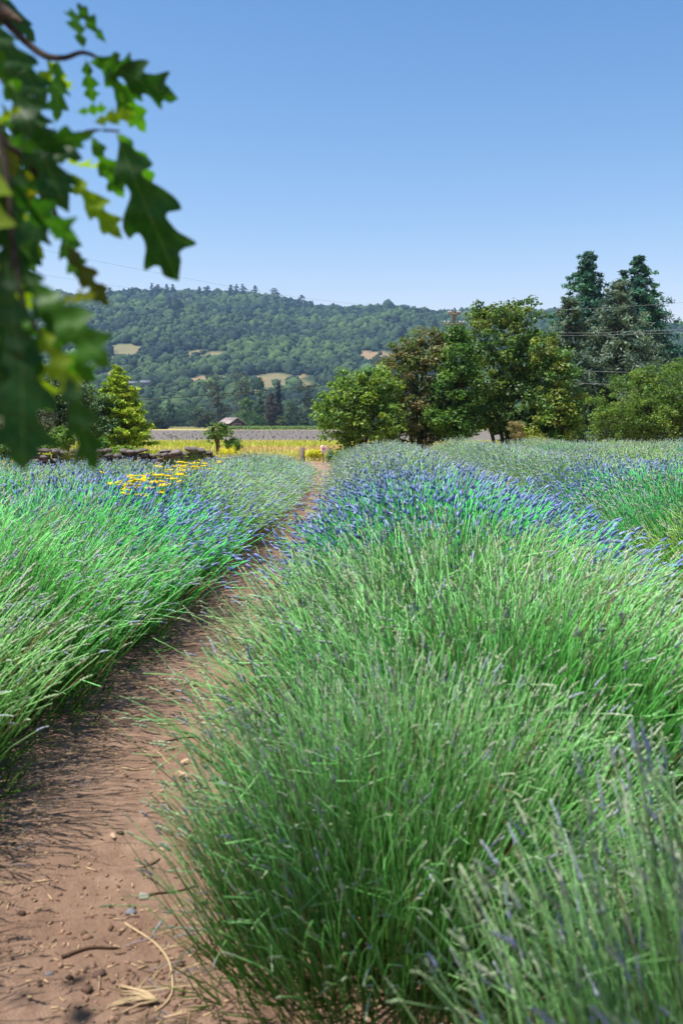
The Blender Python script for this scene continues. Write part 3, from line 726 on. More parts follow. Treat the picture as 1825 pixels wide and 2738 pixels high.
# ------------------------------------------------------------------ dry stone wall
m = NT('field_stone'); oi = m.n('ShaderNodeObjectInfo'); nz = m.noise(9, 6, .65)
c = m.ramp(nz, [(.3, (.08, .066, .055)), (.55, (.17, .145, .125)), (.75, (.30, .27, .235))])
vv = m.math('MULTIPLY_ADD', oi.outputs['Random'], .6, .65)
M_stone = m.bsdf(m.mix(1.0, c, m.n('ShaderNodeCombineColor', {0: vv, 1: vv, 2: vv}).outputs[0], 'MULTIPLY'), .9, .15, m.bump(nz, .7, .03))
STN = []
for k in range(7):
    r = np.random.default_rng(400 + k); v, p = ICO2
    q = np.sign(v) * np.abs(v) ** .75 * (1 + r.uniform(-.26, .22, len(v)))[:, None]
    STN.append(mk('stone', q, p, None, M_stone))
wl = thing('stone_wall', 'low dry stone wall of grey field stones at the left end of the lavender', 'wall', (0, 0, 0))
A, B = at(40, 1215, 23.0), at(575, 1212, 24.7)
Lw = (B - A).length
for course in range(8):
    x = rng.uniform(0, .15); top = .80 - .04 * math.sin(course)
    while x < Lw:
        wd = rng.uniform(.12, .34); hh = rng.uniform(.04, .075); f = x / Lw
        if course == 7 and rng.uniform() < .4: x += wd; continue
        P = A.lerp(B, f); zt_ = .05 + course * .103 + rng.normal(0, .012)
        o = obj('stone', STN[rng.integers(7)], wl, (P.x, P.y + rng.normal(0, .05), zt_))
        o.scale = (wd / 2 * 1.1, rng.uniform(.12, .2), hh); o.rotation_euler = (rng.normal(0, .12), rng.normal(0, .15), rng.uniform(-.3, .3) + (3.14 if rng.uniform() < .5 else 0))
        x += wd * .95
for k, (px, py, d, sx, sz, lb) in enumerate([(512, 1203, 24.4, .17, .08, 'big boulder topping the right end of the stone wall'), (545, 1210, 24.8, .16, .055, 'flat boulder leaning on the right end of the stone wall'), (470, 1209, 24.2, .12, .06, 'smaller boulder left of the one topping the wall')]):
    p = at(px, py, d); o = obj('boulder', STN[k], None, (p.x, d, p.z)); o.scale = (sx, .2, sz); o.rotation_euler = (0, .25 - .3 * k, .4 * k); tag(o, lb, 'boulder')
    q = obj('boulder_base', None) if False else None
# ledge of stones and grass beside the yarrow
wl2 = thing('stone_ledge', 'short row of mossy stones beside the yellow yarrow flowers', 'wall', (0, 0, 0))
A, B = at(395, 1248, 16.5), at(600, 1222, 20.5)
for course in range(4):
    for i in range(15):
        f = (i + rng.uniform(.1, .6)) / 15; P = A.lerp(B, f)
        o = obj('stone', STN[rng.integers(7)], wl2, (P.x, P.y + rng.normal(0, .05), .07 + course * .145 + rng.normal(0, .01)))
        o.scale = (rng.uniform(.07, .14), rng.uniform(.1, .16), rng.uniform(.06, .085)); o.rotation_euler = (rng.normal(0, .15), rng.normal(0, .2), rng.uniform(-.4, .4))

def tuft_mesh(name, nb, hgt, spread, width, cols, seed):
    r = np.random.default_rng(seed); s = 4
    ph = r.uniform(0, 6.28, nb); th = r.uniform(0, 1, nb) ** .7 * spread; L = hgt * r.uniform(.6, 1.15, nb)
    f = np.linspace(0, 1, s)[None, :]
    ang = th[:, None] * (.6 + 1.0 * f)
    dr = np.cumsum(np.sin(ang) * L[:, None] / s, axis=1); dz = np.cumsum(np.cos(ang) * L[:, None] / s, axis=1)
    b0 = r.normal(0, .05 * hgt, (nb, 2))
    P = np.stack([b0[:, :1] + np.cos(ph)[:, None] * dr, b0[:, 1:] + np.sin(ph)[:, None] * dr, dz], -1)
    V, Q = tubes(P, width * (1 - .85 * f) * np.ones((nb, 1)), 3)
    c = np.array(cols)[r.integers(0, len(cols), nb)] * r.uniform(.7, 1.3, (nb, 1))
    return mk(name, V, Q, np.repeat(c, s * 3, axis=0), M_leaf)
for px, py, d, hg, lb in ((216, 1216, 22.4, .95, 'bright green grass tuft growing in front of the stone wall'), (520, 1226, 19.5, .85, 'yellow-green grass tuft beside the mossy stones'), (455, 1236, 17.6, .8, 'short grass tuft at the near end of the mossy stones')):
    p = at(px, py, d)
    t = thing('grass_tuft', lb, 'grass', (p.x, d, 0)); obj('blades', tuft_mesh('blades', 340, hg, .6, .008, [(.13, .21, .02), (.19, .24, .03)], 500 + px), t)['kind'] = 'stuff'

# ------------------------------------------------------------------ lavender
def lav_parts(seed, nst, seg, sps, spsides, rs, spr, leaves, share=1.0, wind=.16):
    """meshes of one plant, reach about 1 m: stems, spikes, leaves, woody base"""
    r = np.random.default_rng(seed)
    tmax = R(44)
    ct = r.uniform(math.cos(tmax), 1, nst); th = np.arccos(ct); ph = r.uniform(0, 2 * math.pi, nst)
    f = th / tmax
    b0 = np.stack([np.cos(ph) * .66 * f, np.sin(ph) * .66 * f], -1) + r.normal(0, .07, (nst, 2))
    th = np.abs(th * 1.05 + r.normal(0, .13, nst)); ph = ph + r.normal(0, .35, nst)
    L = r.uniform(.46, .74, nst) * (1.05 - .22 * f ** 2)
    u = np.linspace(0, 1, seg)[None, :]
    nod = r.gamma(1.6, .22, nst)[:, None]
    ang = th[:, None] * (1 - .25 * np.minimum(u / .7, 1)) + nod * np.clip((u - .7) / .3, 0, 1) ** 1.5
    az = ph[:, None] + r.normal(0, .45, (nst, 1)) * u
    st = (L / (seg - 1))[:, None]
    dx = np.sin(ang) * np.cos(az) + wind * u ** 2 * r.uniform(.3, 1.2, (nst, 1)); dy = np.sin(ang) * np.sin(az); dz = np.cos(ang)
    nrm = np.sqrt(dx ** 2 + dy ** 2 + dz ** 2)
    X = b0[:, :1] + np.cumsum(dx / nrm * st, 1); Y = b0[:, 1:] + np.cumsum(dy / nrm * st, 1); Z = (.22 - .15 * f ** 1.5)[:, None] + np.cumsum(dz / nrm * st, 1)
    P = np.stack([X, Y, np.maximum(Z, .03)], -1)
    V, Q = tubes(P, rs * (1.15 - .45 * u) * np.ones((nst, 1)), 3)
    rv = r.uniform(0, 1, nst)
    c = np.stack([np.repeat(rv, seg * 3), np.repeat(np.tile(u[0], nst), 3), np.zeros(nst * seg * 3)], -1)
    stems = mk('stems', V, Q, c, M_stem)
    # spikes carry on from the stem tips and nod a little more
    T = P[:, -1] - P[:, -2]; T /= np.linalg.norm(T, axis=1, keepdims=True)
    sl_ = r.uniform(.032, .070, nst)
    k = np.linspace(0, 1, sps)
    drop = np.array([0, 0, -1.]) * .5 + np.array([wind, 0, 0])
    C = P[:, -1][:, None, :] + (T[:, None, :] * k[None, :, None] + drop[None, None, :] * (k ** 2)[None, :, None] * .25) * sl_[:, None, None]
    if sps >= 6:
        prof = np.where(np.arange(sps) % 2 == 1, 1.0, .42) * (1 - .45 * k); prof[0] = .35; prof[-1] = .12
    else:
        prof = np.interp(k, [0, .35, 1], [.4, 1, .15])
    nst = int(nst * share); C = C[:nst]
    V, Q = tubes(C, (spr * r.uniform(.7, 1.2, nst))[:, None] * prof[None, :], spsides)
    V = V + r.normal(0, spr * .12, V.shape)
    bl = r.uniform(0, 1, nst); r2 = r.uniform(0, 1, nst); nv = sps * spsides
    c = np.stack([np.repeat(bl, nv), np.repeat(np.tile(k, nst), spsides), np.clip(np.repeat(r2, nv) + r.normal(0, .15, nst * nv), 0, 1)], -1)
    spikes = mk('flower_spikes', V, Q, c, M_spike)
    # narrow leaves on the lower dome
    n = leaves; th = np.arccos(r.uniform(math.cos(R(88)), 1, n)); ph = r.uniform(0, 6.283, n); rd = r.uniform(.5, 1, n)
    o = np.stack([np.sin(th) * np.cos(ph) * .92 * rd, np.sin(th) * np.sin(ph) * .92 * rd, .03 + np.cos(th) * .36 * rd], -1)
    L = r.uniform(.07, .16, n); u = np.linspace(0, 1, 3)[None, :]
    a2 = (th * .75)[:, None] + r.normal(0, .35, (n, 1)) - .25 * u; az = ph[:, None] + r.normal(0, .5, (n, 1))
    D = np.stack([np.sin(a2) * np.cos(az), np.sin(a2) * np.sin(az), np.cos(a2)], -1) * (L / 2)[:, None, None]
    P = o[:, None, :] + np.cumsum(D, 1) - D[:, :1]
    V, Q = tubes(P, .0034 * np.interp(u, [0, .5, 1], [.7, 1, .25]) * np.ones((n, 1)), 3)
    c = np.repeat(r.uniform(0, 1, n), 9)[:, None] * np.ones((1, 3))
    lv = mk('leaves', V, Q, c, M_lavleaf)
    n = 110; ph = r.uniform(0, 6.283, n); L = r.uniform(.3, .8, n); th = r.uniform(.5, 1.5, n)
    u = np.linspace(0, 1, 4)[None, :]
    P = np.stack([np.cos(ph)[:, None] * (.05 + np.sin(th)[:, None] * L[:, None] * u), np.sin(ph)[:, None] * (.05 + np.sin(th)[:, None] * L[:, None] * u), np.cos(th)[:, None] * L[:, None] * u + .01 + r.normal(0, .012, (n, 4)).cumsum(1) * .6], -1)
    V, Q = tubes(P, r.uniform(.004, .009, n)[:, None] * (1.2 - .7 * u), 4)
    wd = mk('woody_base', V, Q, None, M_twig)
    return [('woody_base', wd), ('leaves', lv), ('stems', stems), ('flower_spikes', spikes)]
NEAR = [lav_parts(600 + k, 3300, 6, 9, 3, .0020, .0064, 2800, .5) for k in range(3)]
FAR = [lav_parts(620 + k, 2000, 5, 4, 3, .0032, .0094, 1200, 1.0) for k in range(3)]

ORD = ['nearest', 'second', 'third', 'fourth', 'fifth', 'sixth', 'seventh', 'eighth', 'ninth', 'tenth']
# name of the row, x, radius, first y, last y, spacing
ROWS = [('centre row in front of the camera', .62, 1.14, 3.45, 27, 1.42, 'C'),
        ('row left of the dirt path', -2.17, 1.10, 2.15, 22.5, 1.33, 'L'),
        ('second row left of the dirt path', -4.55, 1.05, 7.5, 19.5, 1.35, 'L2'),
        ('third row left of the dirt path', -6.75, 1.05, 12.5, 19.5, 1.4, 'L3'),
        ('outermost left row', -8.9, 1.05, 17.0, 19.5, 1.4, 'L4'),
        ('row right of the centre row', 3.05, 1.08, 4.1, 31, 1.35, 'R'),
        ('second row right of the centre row', 5.3, 1.08, 9.6, 32, 1.4, 'R2'),
        ('third row right of the centre row', 7.5, 1.08, 15, 32, 1.45, 'R3'),
        ('fourth row right of the centre row', 9.7, 1.08, 20.5, 32, 1.5, 'R4'),
        ('outermost right row', 11.9, 1.08, 26, 32, 1.5, 'R5')]
def plant(x, y, rad, hs, kit, tint, bloom, label, group, rz=None, full=True):
    t = thing('lavender_plant', label, 'lavender', (x, y, .0), rng.normal(0, .5) if rz is None else rz, group)
    t.scale = (rad, rad, hs)
    for nm, me in kit:
        if not full and nm == 'woody_base': continue
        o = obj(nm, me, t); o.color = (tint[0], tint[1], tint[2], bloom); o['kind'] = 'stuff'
    return t
GREEN, EMER, LIME, GREY = (.9, 1.06, .85), (.46, 1.15, .74), (1.05, 1.15, .55), (.92, 1.0, .95)
plant(.16, 2.55, .66, .82, NEAR[1], (.80, 1.03, .82), .2, 'small lavender clump beside the path at the lower left of the centre row', 'lavender plants')
plant(.82, 1.30, .70, 1.05, NEAR[0], (.80, .95, .78), .35, 'nearest lavender clump, its blurred tips filling the bottom right corner', 'lavender plants')
for name, rx, rad, y0, y1, sp_, key in ROWS:
    y = y0; i = 0
    while y < y1:
        x = rx + rng.normal(0, .06)
        pxx = 970 + (x) / y * F
        if (key == 'L' and y < 4) or -420 * (6 / max(y, 6)) - 250 < pxx < 1825 + 250 + 420 * (6 / max(y, 6)):
            kit = NEAR[rng.integers(3)] if y < (6.2 if key in 'CL' else 8.5) else FAR[rng.integers(3)]
            tint, bloom = [GREEN, GREY, EMER, LIME][rng.integers(4)], .55
            if key == 'C': tint, bloom = ([(.76, 1.08, .80), (1.0, 1.15, .95), EMER, EMER, (.8, .9, .95)] + [GREY] * 30)[i], ([.18, .15, 1.2, 1.3, 1.3, 1.1, .7] + [.5] * 30)[i]
            elif key == 'L': tint, bloom = ([(.85, 1.05, .8), (.95, 1.1, .95), (.72, 1.15, .8), (.55, 1.15, .75), EMER, EMER] + [GREEN] * 30)[i], ([.3, .3, .38, .5, 1.25, 1.35, .7] + [.5] * 30)[i]
            elif key == 'R': tint, bloom = ([LIME, (.95, 1.1, .7), LIME] + [EMER] * 3 + [GREEN] * 30)[i], ([.35, .22, .15, .2, .5, 1.1, 1.0] + [.5] * 30)[i]
            else: bloom = float(np.clip(rng.normal(.42, .25), .05, 1))
            if y > 24 and bloom > .4: bloom *= .7
            lab = f'{ORD[i]} lavender plant of the {name}' if i < 5 and y < 16 else f'lavender plant merging into the far end of the {name}'
            plant(x, y, rad * rng.uniform(.94, 1.07), rng.uniform(.95, 1.05) * float(np.interp(y, [0, 5, 8, 14, 30], [1.08, 1.06, .96, .78, .62] if key[0] == 'L' else [1.0, .92, .96, .90, .84] if key == 'C' else [1.08, 1.06, 1.0, .90, .84])), kit, tint, bloom, lab, 'lavender plants' if i < 5 and y < 16 else f'far lavender plants of the {name}', full=y < 12)
        i += 1; y += sp_ * rng.uniform(.93, 1.07)

# ------------------------------------------------------------------ yarrow
m = NT('yarrow_yellow'); M_yel = m.bsdf(m.ramp(m.noise(60, 2), [(.3, (.62, .42, .005)), (.7, (.85, .66, .02))]), .7, .2, trans=.15, tcol=(.8, .55, .01))
m = NT('yarrow_stem'); M_ys = m.bsdf((.12, .17, .06), .7, .2)
def head_mesh(seed):
    r = np.random.default_rng(seed); a = Acc()
    for k in range(26):
        q = math.sqrt(k / 26) * .9; an = k * 2.4
        v, p = ICO1
        a.add(v * np.array([.24, .24, .15]) * r.uniform(.8, 1.15) + np.array([q * math.cos(an), q * math.sin(an), -.18 * q * q + r.normal(0, .03)]), p)
    return a.me('flower_head', M_yel, True)
HEADS = [head_mesh(s) for s in range(3)]
spots = [(352, 1300, 8.1, 15, 'nearest yellow yarrow clump at the lower left of the yarrow drift'), (385, 1293, 8.6, 15, 'second yellow yarrow clump from the lower left of the drift'), (412, 1272, 9.6, 15, 'yellow yarrow clump left of the middle of the drift'),
         (440, 1262, 10.5, 15, 'middle yellow yarrow clump of the drift'), (472, 1256, 11.4, 15, 'yellow yarrow clump right of the middle of the drift'), (505, 1246, 12.6, 15, 'second yellow yarrow clump from the upper right of the drift'), (540, 1240, 13.8, 15, 'farthest yellow yarrow clump at the upper right of the drift'),
         (278, 1262, 10.2, 1, 'single yellow yarrow flower left of the drift'), (247, 1287, 9.0, 1, 'single yellow yarrow flower nearest the left edge of the field')]
for k, (px, py, d, nh, lb) in enumerate(spots):
    p = at(px, py, d); t = thing('yarrow_plant', lb, 'yarrow', (p.x, d, 0), 0, 'yellow yarrow plants')
    r = np.random.default_rng(700 + k); a = Acc(); hd = []
    for j in range(nh):
        ex, ey = (r.uniform(-.21, .21), r.uniform(-.42, .42)) if nh > 1 else (0, 0); ez = p.z + (r.uniform(-.07, .05) if nh > 1 else 0)
        a.tube(smoothline([(ex * .3, ey * .3, -.02), (ex * .6, ey * .6, ez * .5), (ex, ey, ez - .015)], 6), np.linspace(.006, .003, 6), 5)
        hd.append((ex, ey, ez, r.uniform(.030, .056)))
    obj('stems', a.me('stems', M_ys, True), t)
    for ex, ey, ez, q in hd:
        o = obj('flower_head', HEADS[r.integers(3)], t, (ex, ey, ez)); o.scale = (q, q, q * .8); o.rotation_euler = (r.normal(0, .1), r.normal(0, .1), r.uniform(0, 6))

# ------------------------------------------------------------------ things lying on the path
def ph(x, y): return float(path_h(np.array([x]), np.array([y]))[0])
def gp(px, py):
    """ground point under a pixel"""
    d = _cm @ Vector(((px - 912.5) / F, (1369 - py) / F, -1.0)); k = (.03 - CAM.z) / d.z
    q = CAM + d * k; return q.x, q.y
m = NT('straw'); M_straw = m.bsdf(m.ramp(m.noise(25, 3), [(.3, (.36, .26, .14)), (.7, (.50, .38, .23))]), .7, .2)
m = NT('pebble'); oi = m.n('ShaderNodeObjectInfo'); nz = m.noise(40, 4)
M_peb = m.bsdf(m.mix(1.0, m.ramp(nz, [(.3, (.6, .6, .6)), (.7, (1, 1, 1))]), oi.outputs['Color'], 'MULTIPLY'), .8, .2, m.bump(nz, .4, .004))
m = NT('dry_leaf'); M_dry = m.bsdf(m.ramp(m.noise(30, 3), [(.3, (.42, .27, .16)), (.7, (.60, .44, .30))]), .7, .2, trans=.1, tcol=(.5, .3, .15))
def ground_line(pxs, n, lift=.006):
    P = smoothline([gp(*q) + (0.,) for q in pxs], n)
    for i in range(n): P[i, 2] = ph(P[i, 0], P[i, 1]) + lift
    return P
def stick(name, label, pxs, r0, r1, mat, cat, n=24, arch=.0):
    P = ground_line(pxs, n, r0 + .002)
    P[:, 2] = np.convolve(np.pad(P[:, 2], 3, mode='edge'), np.ones(7) / 7, 'valid') - .003 + arch * np.sin(np.linspace(0, math.pi, n))
    a = Acc(); a.tube(P, np.linspace(r0, r1, n), 6)
    tag(obj(name, a.me(name, mat, True)), label, cat)
stick('straw_stalk', 'long curved dry straw stalk arching across the lower path', [(335, 2478), (400, 2520), (448, 2580), (462, 2650), (455, 2690), (415, 2718)], .0034, .0022, M_straw, 'straw', 36, .004)
stick('straw_stalk', 'straight pale straw lying across the middle of the path', [(420, 1941), (500, 1937), (600, 1926)], .0042, .002, M_straw, 'straw')
stick('straw_stalk', 'short pale straw slanting below the shadow of the left row', [(380, 2003), (420, 2018), (455, 2047)], .0035, .002, M_straw, 'straw')
stick('straw_stalk', 'short thick straw at the edge of the shadow on the path', [(325, 2058), (390, 2056)], .005, .003, M_straw, 'straw')
stick('straw_stalk', 'dry straw half hidden by the centre row beside the path', [(595, 2275), (640, 2215), (680, 2165)], .004, .003, M_straw, 'straw', arch=.05)
stick('twig', 'dark thick twig on the path left of the curved straw', [(165, 2570), (240, 2552), (315, 2543)], .0055, .003, M_twig, 'twig')
stick('twig', 'thin dark twig pointing right from the white stone', [(400, 2400), (470, 2388), (540, 2365)], .004, .002, M_twig, 'twig')
stick('twig', 'short dark curved twig in the middle of the path', [(395, 2325), (415, 2318), (428, 2308)], .0045, .003, M_twig, 'twig', 14)
stick('twig', 'dark branching-looking twig at the edge of the shadow', [(440, 1985), (480, 1978), (530, 1968)], .005, .003, M_twig, 'twig')
stick('twig', 'thin dark twig near the right edge of the path', [(548, 2292), (570, 2284), (585, 2272)], .004, .002, M_twig, 'twig', 14)
for k, (px, py, sc, colr, lb) in enumerate([(386, 2402, .019, (.36, .32, .28), 'whitish stone lying on the path'), (352, 2447, .018, (.22, .235, .26), 'grey rounded pebble below the whitish stone'), (322, 2240, .014, (.10, .065, .05), 'dark brown clod in the middle of the path'),
        (265, 2628, .018, (.13, .08, .06), 'dark clod left of the curved straw'), (160, 2395, .012, (.28, .16, .11), 'reddish pebble on the left of the path'), (133, 2618, .011, (.20, .19, .20), 'small grey pebble near the dark clod'), (234, 2670, .016, (.15, .09, .065), 'brown clod near the bottom of the path')]):
    x, y = gp(px, py); o = obj('pebble', bpy.data.meshes.new('x') if False else STN[k].copy(), None, (x, y, ph(x, y) + sc * .12))
    o.data.materials[0] = M_peb; o.data.name = 'pebble'
    o.color = (*colr, 1); o.scale = (sc, sc * .75, sc * .55); o.rotation_euler = (.3, .2, k * 1.3); tag(o, lb, 'stone')

# lobed oak leaf: used dry on the path and green on the oak
def oak_leaf_mesh(name, seed, mat, curl=.5, droop=.25):
    r = np.random.default_rng(seed)
    half = np.array([(0, .006), (.09, .008), (.13, .05), (.20, .10), (.28, .155), (.32, .16), (.335, .11), (.36, .085), (.41, .095), (.47, .16), (.545, .225), (.61, .27), (.625, .22), (.63, .16), (.66, .125), (.71, .13), (.76, .185), (.83, .235), (.85, .20), (.855, .14), (.88, .105), (.93, .09), (1.0, .004)])
    sides = []
    for s in (-1, 1):
        h = half.copy(); h[:, 1] *= r.uniform(.8, 1.15); h[2:-1, 0] += r.normal(0, .012) + s * .012; h[2:-1, 1] *= r.uniform(.85, 1.15, len(h) - 3)
        h = smoothline(h, 64); h[:, 1] = np.maximum(h[:, 1], .004); h[:, 0] = np.maximum.accumulate(h[:, 0]); sides.append(h)
    tw = r.uniform(-.5, .5); V = []; 
    def lift(t, wv): return -curl * wv * wv * 1.4 + .10 * abs(wv) - droop * t * t + tw * wv * t * .5 + .015 * math.sin(t * 23 + wv * 9)
    n = 64; Fq = []
    for s, h in zip((-1, 1), sides):
        o = len(V)
        for t_, w_ in h:
            for q in (0, .5, 1): V.append((s * w_ * q, t_, lift(t_, s * w_ * q)))
        for i in range(n - 1):
            for q in range(2):
                a_, b_, c_, d_ = o + i * 3 + q, o + i * 3 + q + 1, o + (i + 1) * 3 + q + 1, o + (i + 1) * 3 + q
                Fq.append((a_, b_, c_, d_) if s > 0 else (d_, c_, b_, a_))
    me = mk(name, np.array(V), np.array(Fq), None, mat, True)
    return me
dl = oak_leaf_mesh('dry_leaf', 5, M_dry, .9, .1)
for px, py, L, rz, lb in ((515, 2092, .085, 1.2, 'dry curled oak leaf lying on the path'), (480, 2052, .05, -.6, 'small pale dry leaf near the shadow on the path'), (450, 2280, .05, 2.6, 'small split dry leaf in the middle of the path'), (305, 2268, .04, .4, 'tiny reddish dry leaf beside the dark clod')):
    x, y = gp(px, py); o = obj('dry_leaf', dl, None, (x, y, ph(x, y) + .012)); o.scale = (L, L, L); o.rotation_euler = (.25, .2, rz); tag(o, lb, 'leaf')
# fan of dry grass blades at the bottom of the path
x, y = gp(425, 2700); t = thing('dry_grass_clump', 'flattened fan of pale dry grass at the bottom of the path', 'grass', (x, y, ph(x, y)))
for k in range(16):
    a_ = R(168) + rng.normal(0, .33); L = rng.uniform(.05, .13); e = np.array([math.cos(a_) * L, math.sin(a_) * L, rng.uniform(.004, .02)])
    A_ = Acc(); A_.tube(smoothline([(0, 0, .008), e * .5 + np.array([0, 0, .012]), e], 5), [.0028, .003, .0028, .002, .0008], 4); obj('blade', A_.me('blade', M_straw, True), t)
# small litter: chips, straw bits and crumbs of soil
a = Acc(); nn = 9000
for i in range(nn):
    y = 1.6 + 7.5 * rng.uniform() ** 1.7; x = rng.uniform(-1.6, -.30)
    dens = float(np.interp(y, [2.7, 3.3, 5], [1.0, .45, .22])) * (.35 + .65 * (math.sin(x * 7 + y * 5) > -.2))
    if rng.uniform() > dens: continue
    k = rng.uniform(); z = ph(x, y)
    if k < .5:
        L, wd = rng.gamma(2.2, .006) + .004, rng.uniform(.001, .0042); an = rng.uniform(0, 3.14)
        cc_ = np.array([.52, .37, .22]) if rng.uniform() < .55 else np.array([.17, .10, .07])
        a.box((x, y, z + .003), (L / 2, wd / 2, .0015), cc_ * rng.uniform(.6, 1.15), an)
    else:
        v, p = ICO1; s_ = .0016 + rng.gamma(1.2, .0022)
        a.add(v * s_ * rng.uniform(.6, 1.3, 3) * (1 + rng.uniform(-.25, .25, (len(v), 1))) + np.array([x, y, z + s_ * .2]), p, np.array([.20, .12, .08]) * rng.uniform(.35, 1.7))
for i in range(1400):
    y = 2.2 + 9 * rng.uniform() ** 1.6; e = abs(rng.normal(0, .09))
    x = -1.32 + e if rng.uniform() < .55 else -.42 - e
    L = rng.gamma(2.5, .012) + .008; an = rng.uniform(0, 3.14); z = ph(x, y)
    cc_ = [np.array([.46, .36, .20]), np.array([.20, .15, .09]), np.array([.24, .24, .30])][rng.integers(3)]
    a.tube([(x - math.cos(an) * L, y - math.sin(an) * L, z + .002), (x + rng.normal(0, .004), y, z + .005), (x + math.cos(an) * L, y + math.sin(an) * L, z + .002)], [.0012, .0014, .001], 3, cc_ * rng.uniform(.6, 1.2))
stuff(obj('path_litter', a.me('path_litter', M_vert)), 'wood chips, straw bits and soil crumbs scattered on the path', 'litter')

# ------------------------------------------------------------------ oak above and left of the camera
m = NT('oak_leaf'); oi = m.n('ShaderNodeObjectInfo'); nz = m.noise(7, 4)
c = m.mix(1.0, m.ramp(nz, [(.3, (.75, .75, .7)), (.7, (1.2, 1.2, 1.1))]), oi.outputs['Color'], 'MULTIPLY')
sv = m.n('ShaderNodeSeparateXYZ', {0: m.pos()}); ax = m.math('ABSOLUTE', sv.outputs[0])
side = m.math('FRACT', m.math('MULTIPLY', m.math('SUBTRACT', sv.outputs[1], m.math('MULTIPLY', ax, .85)), 8.0))
vein = m.math('MAXIMUM', m.math('LESS_THAN', ax, .007), m.math('MULTIPLY', m.math('LESS_THAN', side, .055), .7))
c = m.mix(m.math('MULTIPLY', vein, .4), c, (.13, .19, .05))
blot = m.noise(16, 3, .6)
c = m.mix(m.ramp(blot, [(.66, (0, 0, 0)), (.72, (1, 1, 1))]), c, (.10, .075, .02))
M_oak = m.bsdf(c, .48, .25, m.bump(vein, -.35, .01), trans=.45, tcol=m.mix(1.0, c, (2.1, 2.3, .45), 'MULTIPLY'))
OAK = [oak_leaf_mesh('leaf', 800 + k, M_oak, .5 + .25 * (k % 3), .12 + .12 * (k % 4)) for k in range(7)]
oak = thing('oak_tree', 'oak tree with lobed green leaves hanging into the upper left', 'tree', (-2.6, .1, 0))
OB = Vector((-2.6, .1, 0))
def loc_(v): return np.array(v) - np.array(OB)
a = Acc(); a.tube(smoothline([(0, 0, -.1), (.03, 0, 1.2), (.1, .05, 2.4), (.05, .1, 4.2)], 16), np.linspace(.24, .10, 16), 12); obj('trunk', a.me('trunk', M_bark, True), oak)
DK, MD, YL = (.018, .070, .014), (.045, .14, .014), (.19, .28, .014)  # dark, mid and lime leaves: shade and backlit glow put into the colour
nleafs = 0
def branch(pts, r0, r1, n=16):
    P = smoothline([loc_(q) for q in pts], n); a = Acc(); a.tube(P, np.linspace(r0, r1, n), 7)
    return obj('branch', a.me('branch', M_bark, True), oak), P
def leaf(parent, base, tip, col, roll=0.0, face=None):
    """leaf from base to tip (world), turned roughly towards the camera"""
    global nleafs
    b_, t_ = Vector(base), Vector(tip); yv = (t_ - b_); L = yv.length; yv.normalize()
    n = Vector(face) if face is not None else (CAM - b_).normalized()
    xv = yv.cross(n).normalized(); zv = xv.cross(yv)
    M = Matrix((xv, yv, zv)).transposed().to_4x4() @ Matrix.Rotation(roll, 4, 'Y')
    o = obj('leaf', OAK[nleafs % 7], parent); nleafs += 1
    o.matrix_world = Matrix.Translation(b_) @ M @ Matrix.Diagonal((L * .76, L, L, 1))
    o.matrix_local = Matrix.Translation(b_ - OB) @ M @ Matrix.Diagonal((L * .76, L, L, 1))
    o.color = (*col, 1)
    return o
W_ = lambda px, py, d: at(px, py, d)
limb, LP = branch([(-2.52, .15, 2.9), W_(-420, -250, 1.5), W_(-120, -60, 1.45), W_(60, 60, 1.4)], .05, .003)
b1, _ = branch([W_(-60, -20, 1.45), W_(90, 130, 1.42), W_(165, 155, 1.4), W_(225, 140, 1.4), W_(290, 170, 1.38)], .006, .002)
b2, _ = branch([W_(-150, -60, 1.3), W_(30, 250, 1.28), W_(120, 380, 1.27), W_(240, 350, 1.3), W_(320, 350, 1.3)], .004, .0015)
b3, _ = branch([W_(-150, 0, 1.0), W_(0, 380, .98), W_(30, 620, .95), W_(60, 800, .92), W_(110, 900, .9)], .0045, .002)
b4, _ = branch([W_(-200, 150, 1.2), W_(-40, 330, 1.2), W_(60, 420, 1.2), W_(130, 520, 1.22), W_(170, 640, 1.22)], .006, .002)
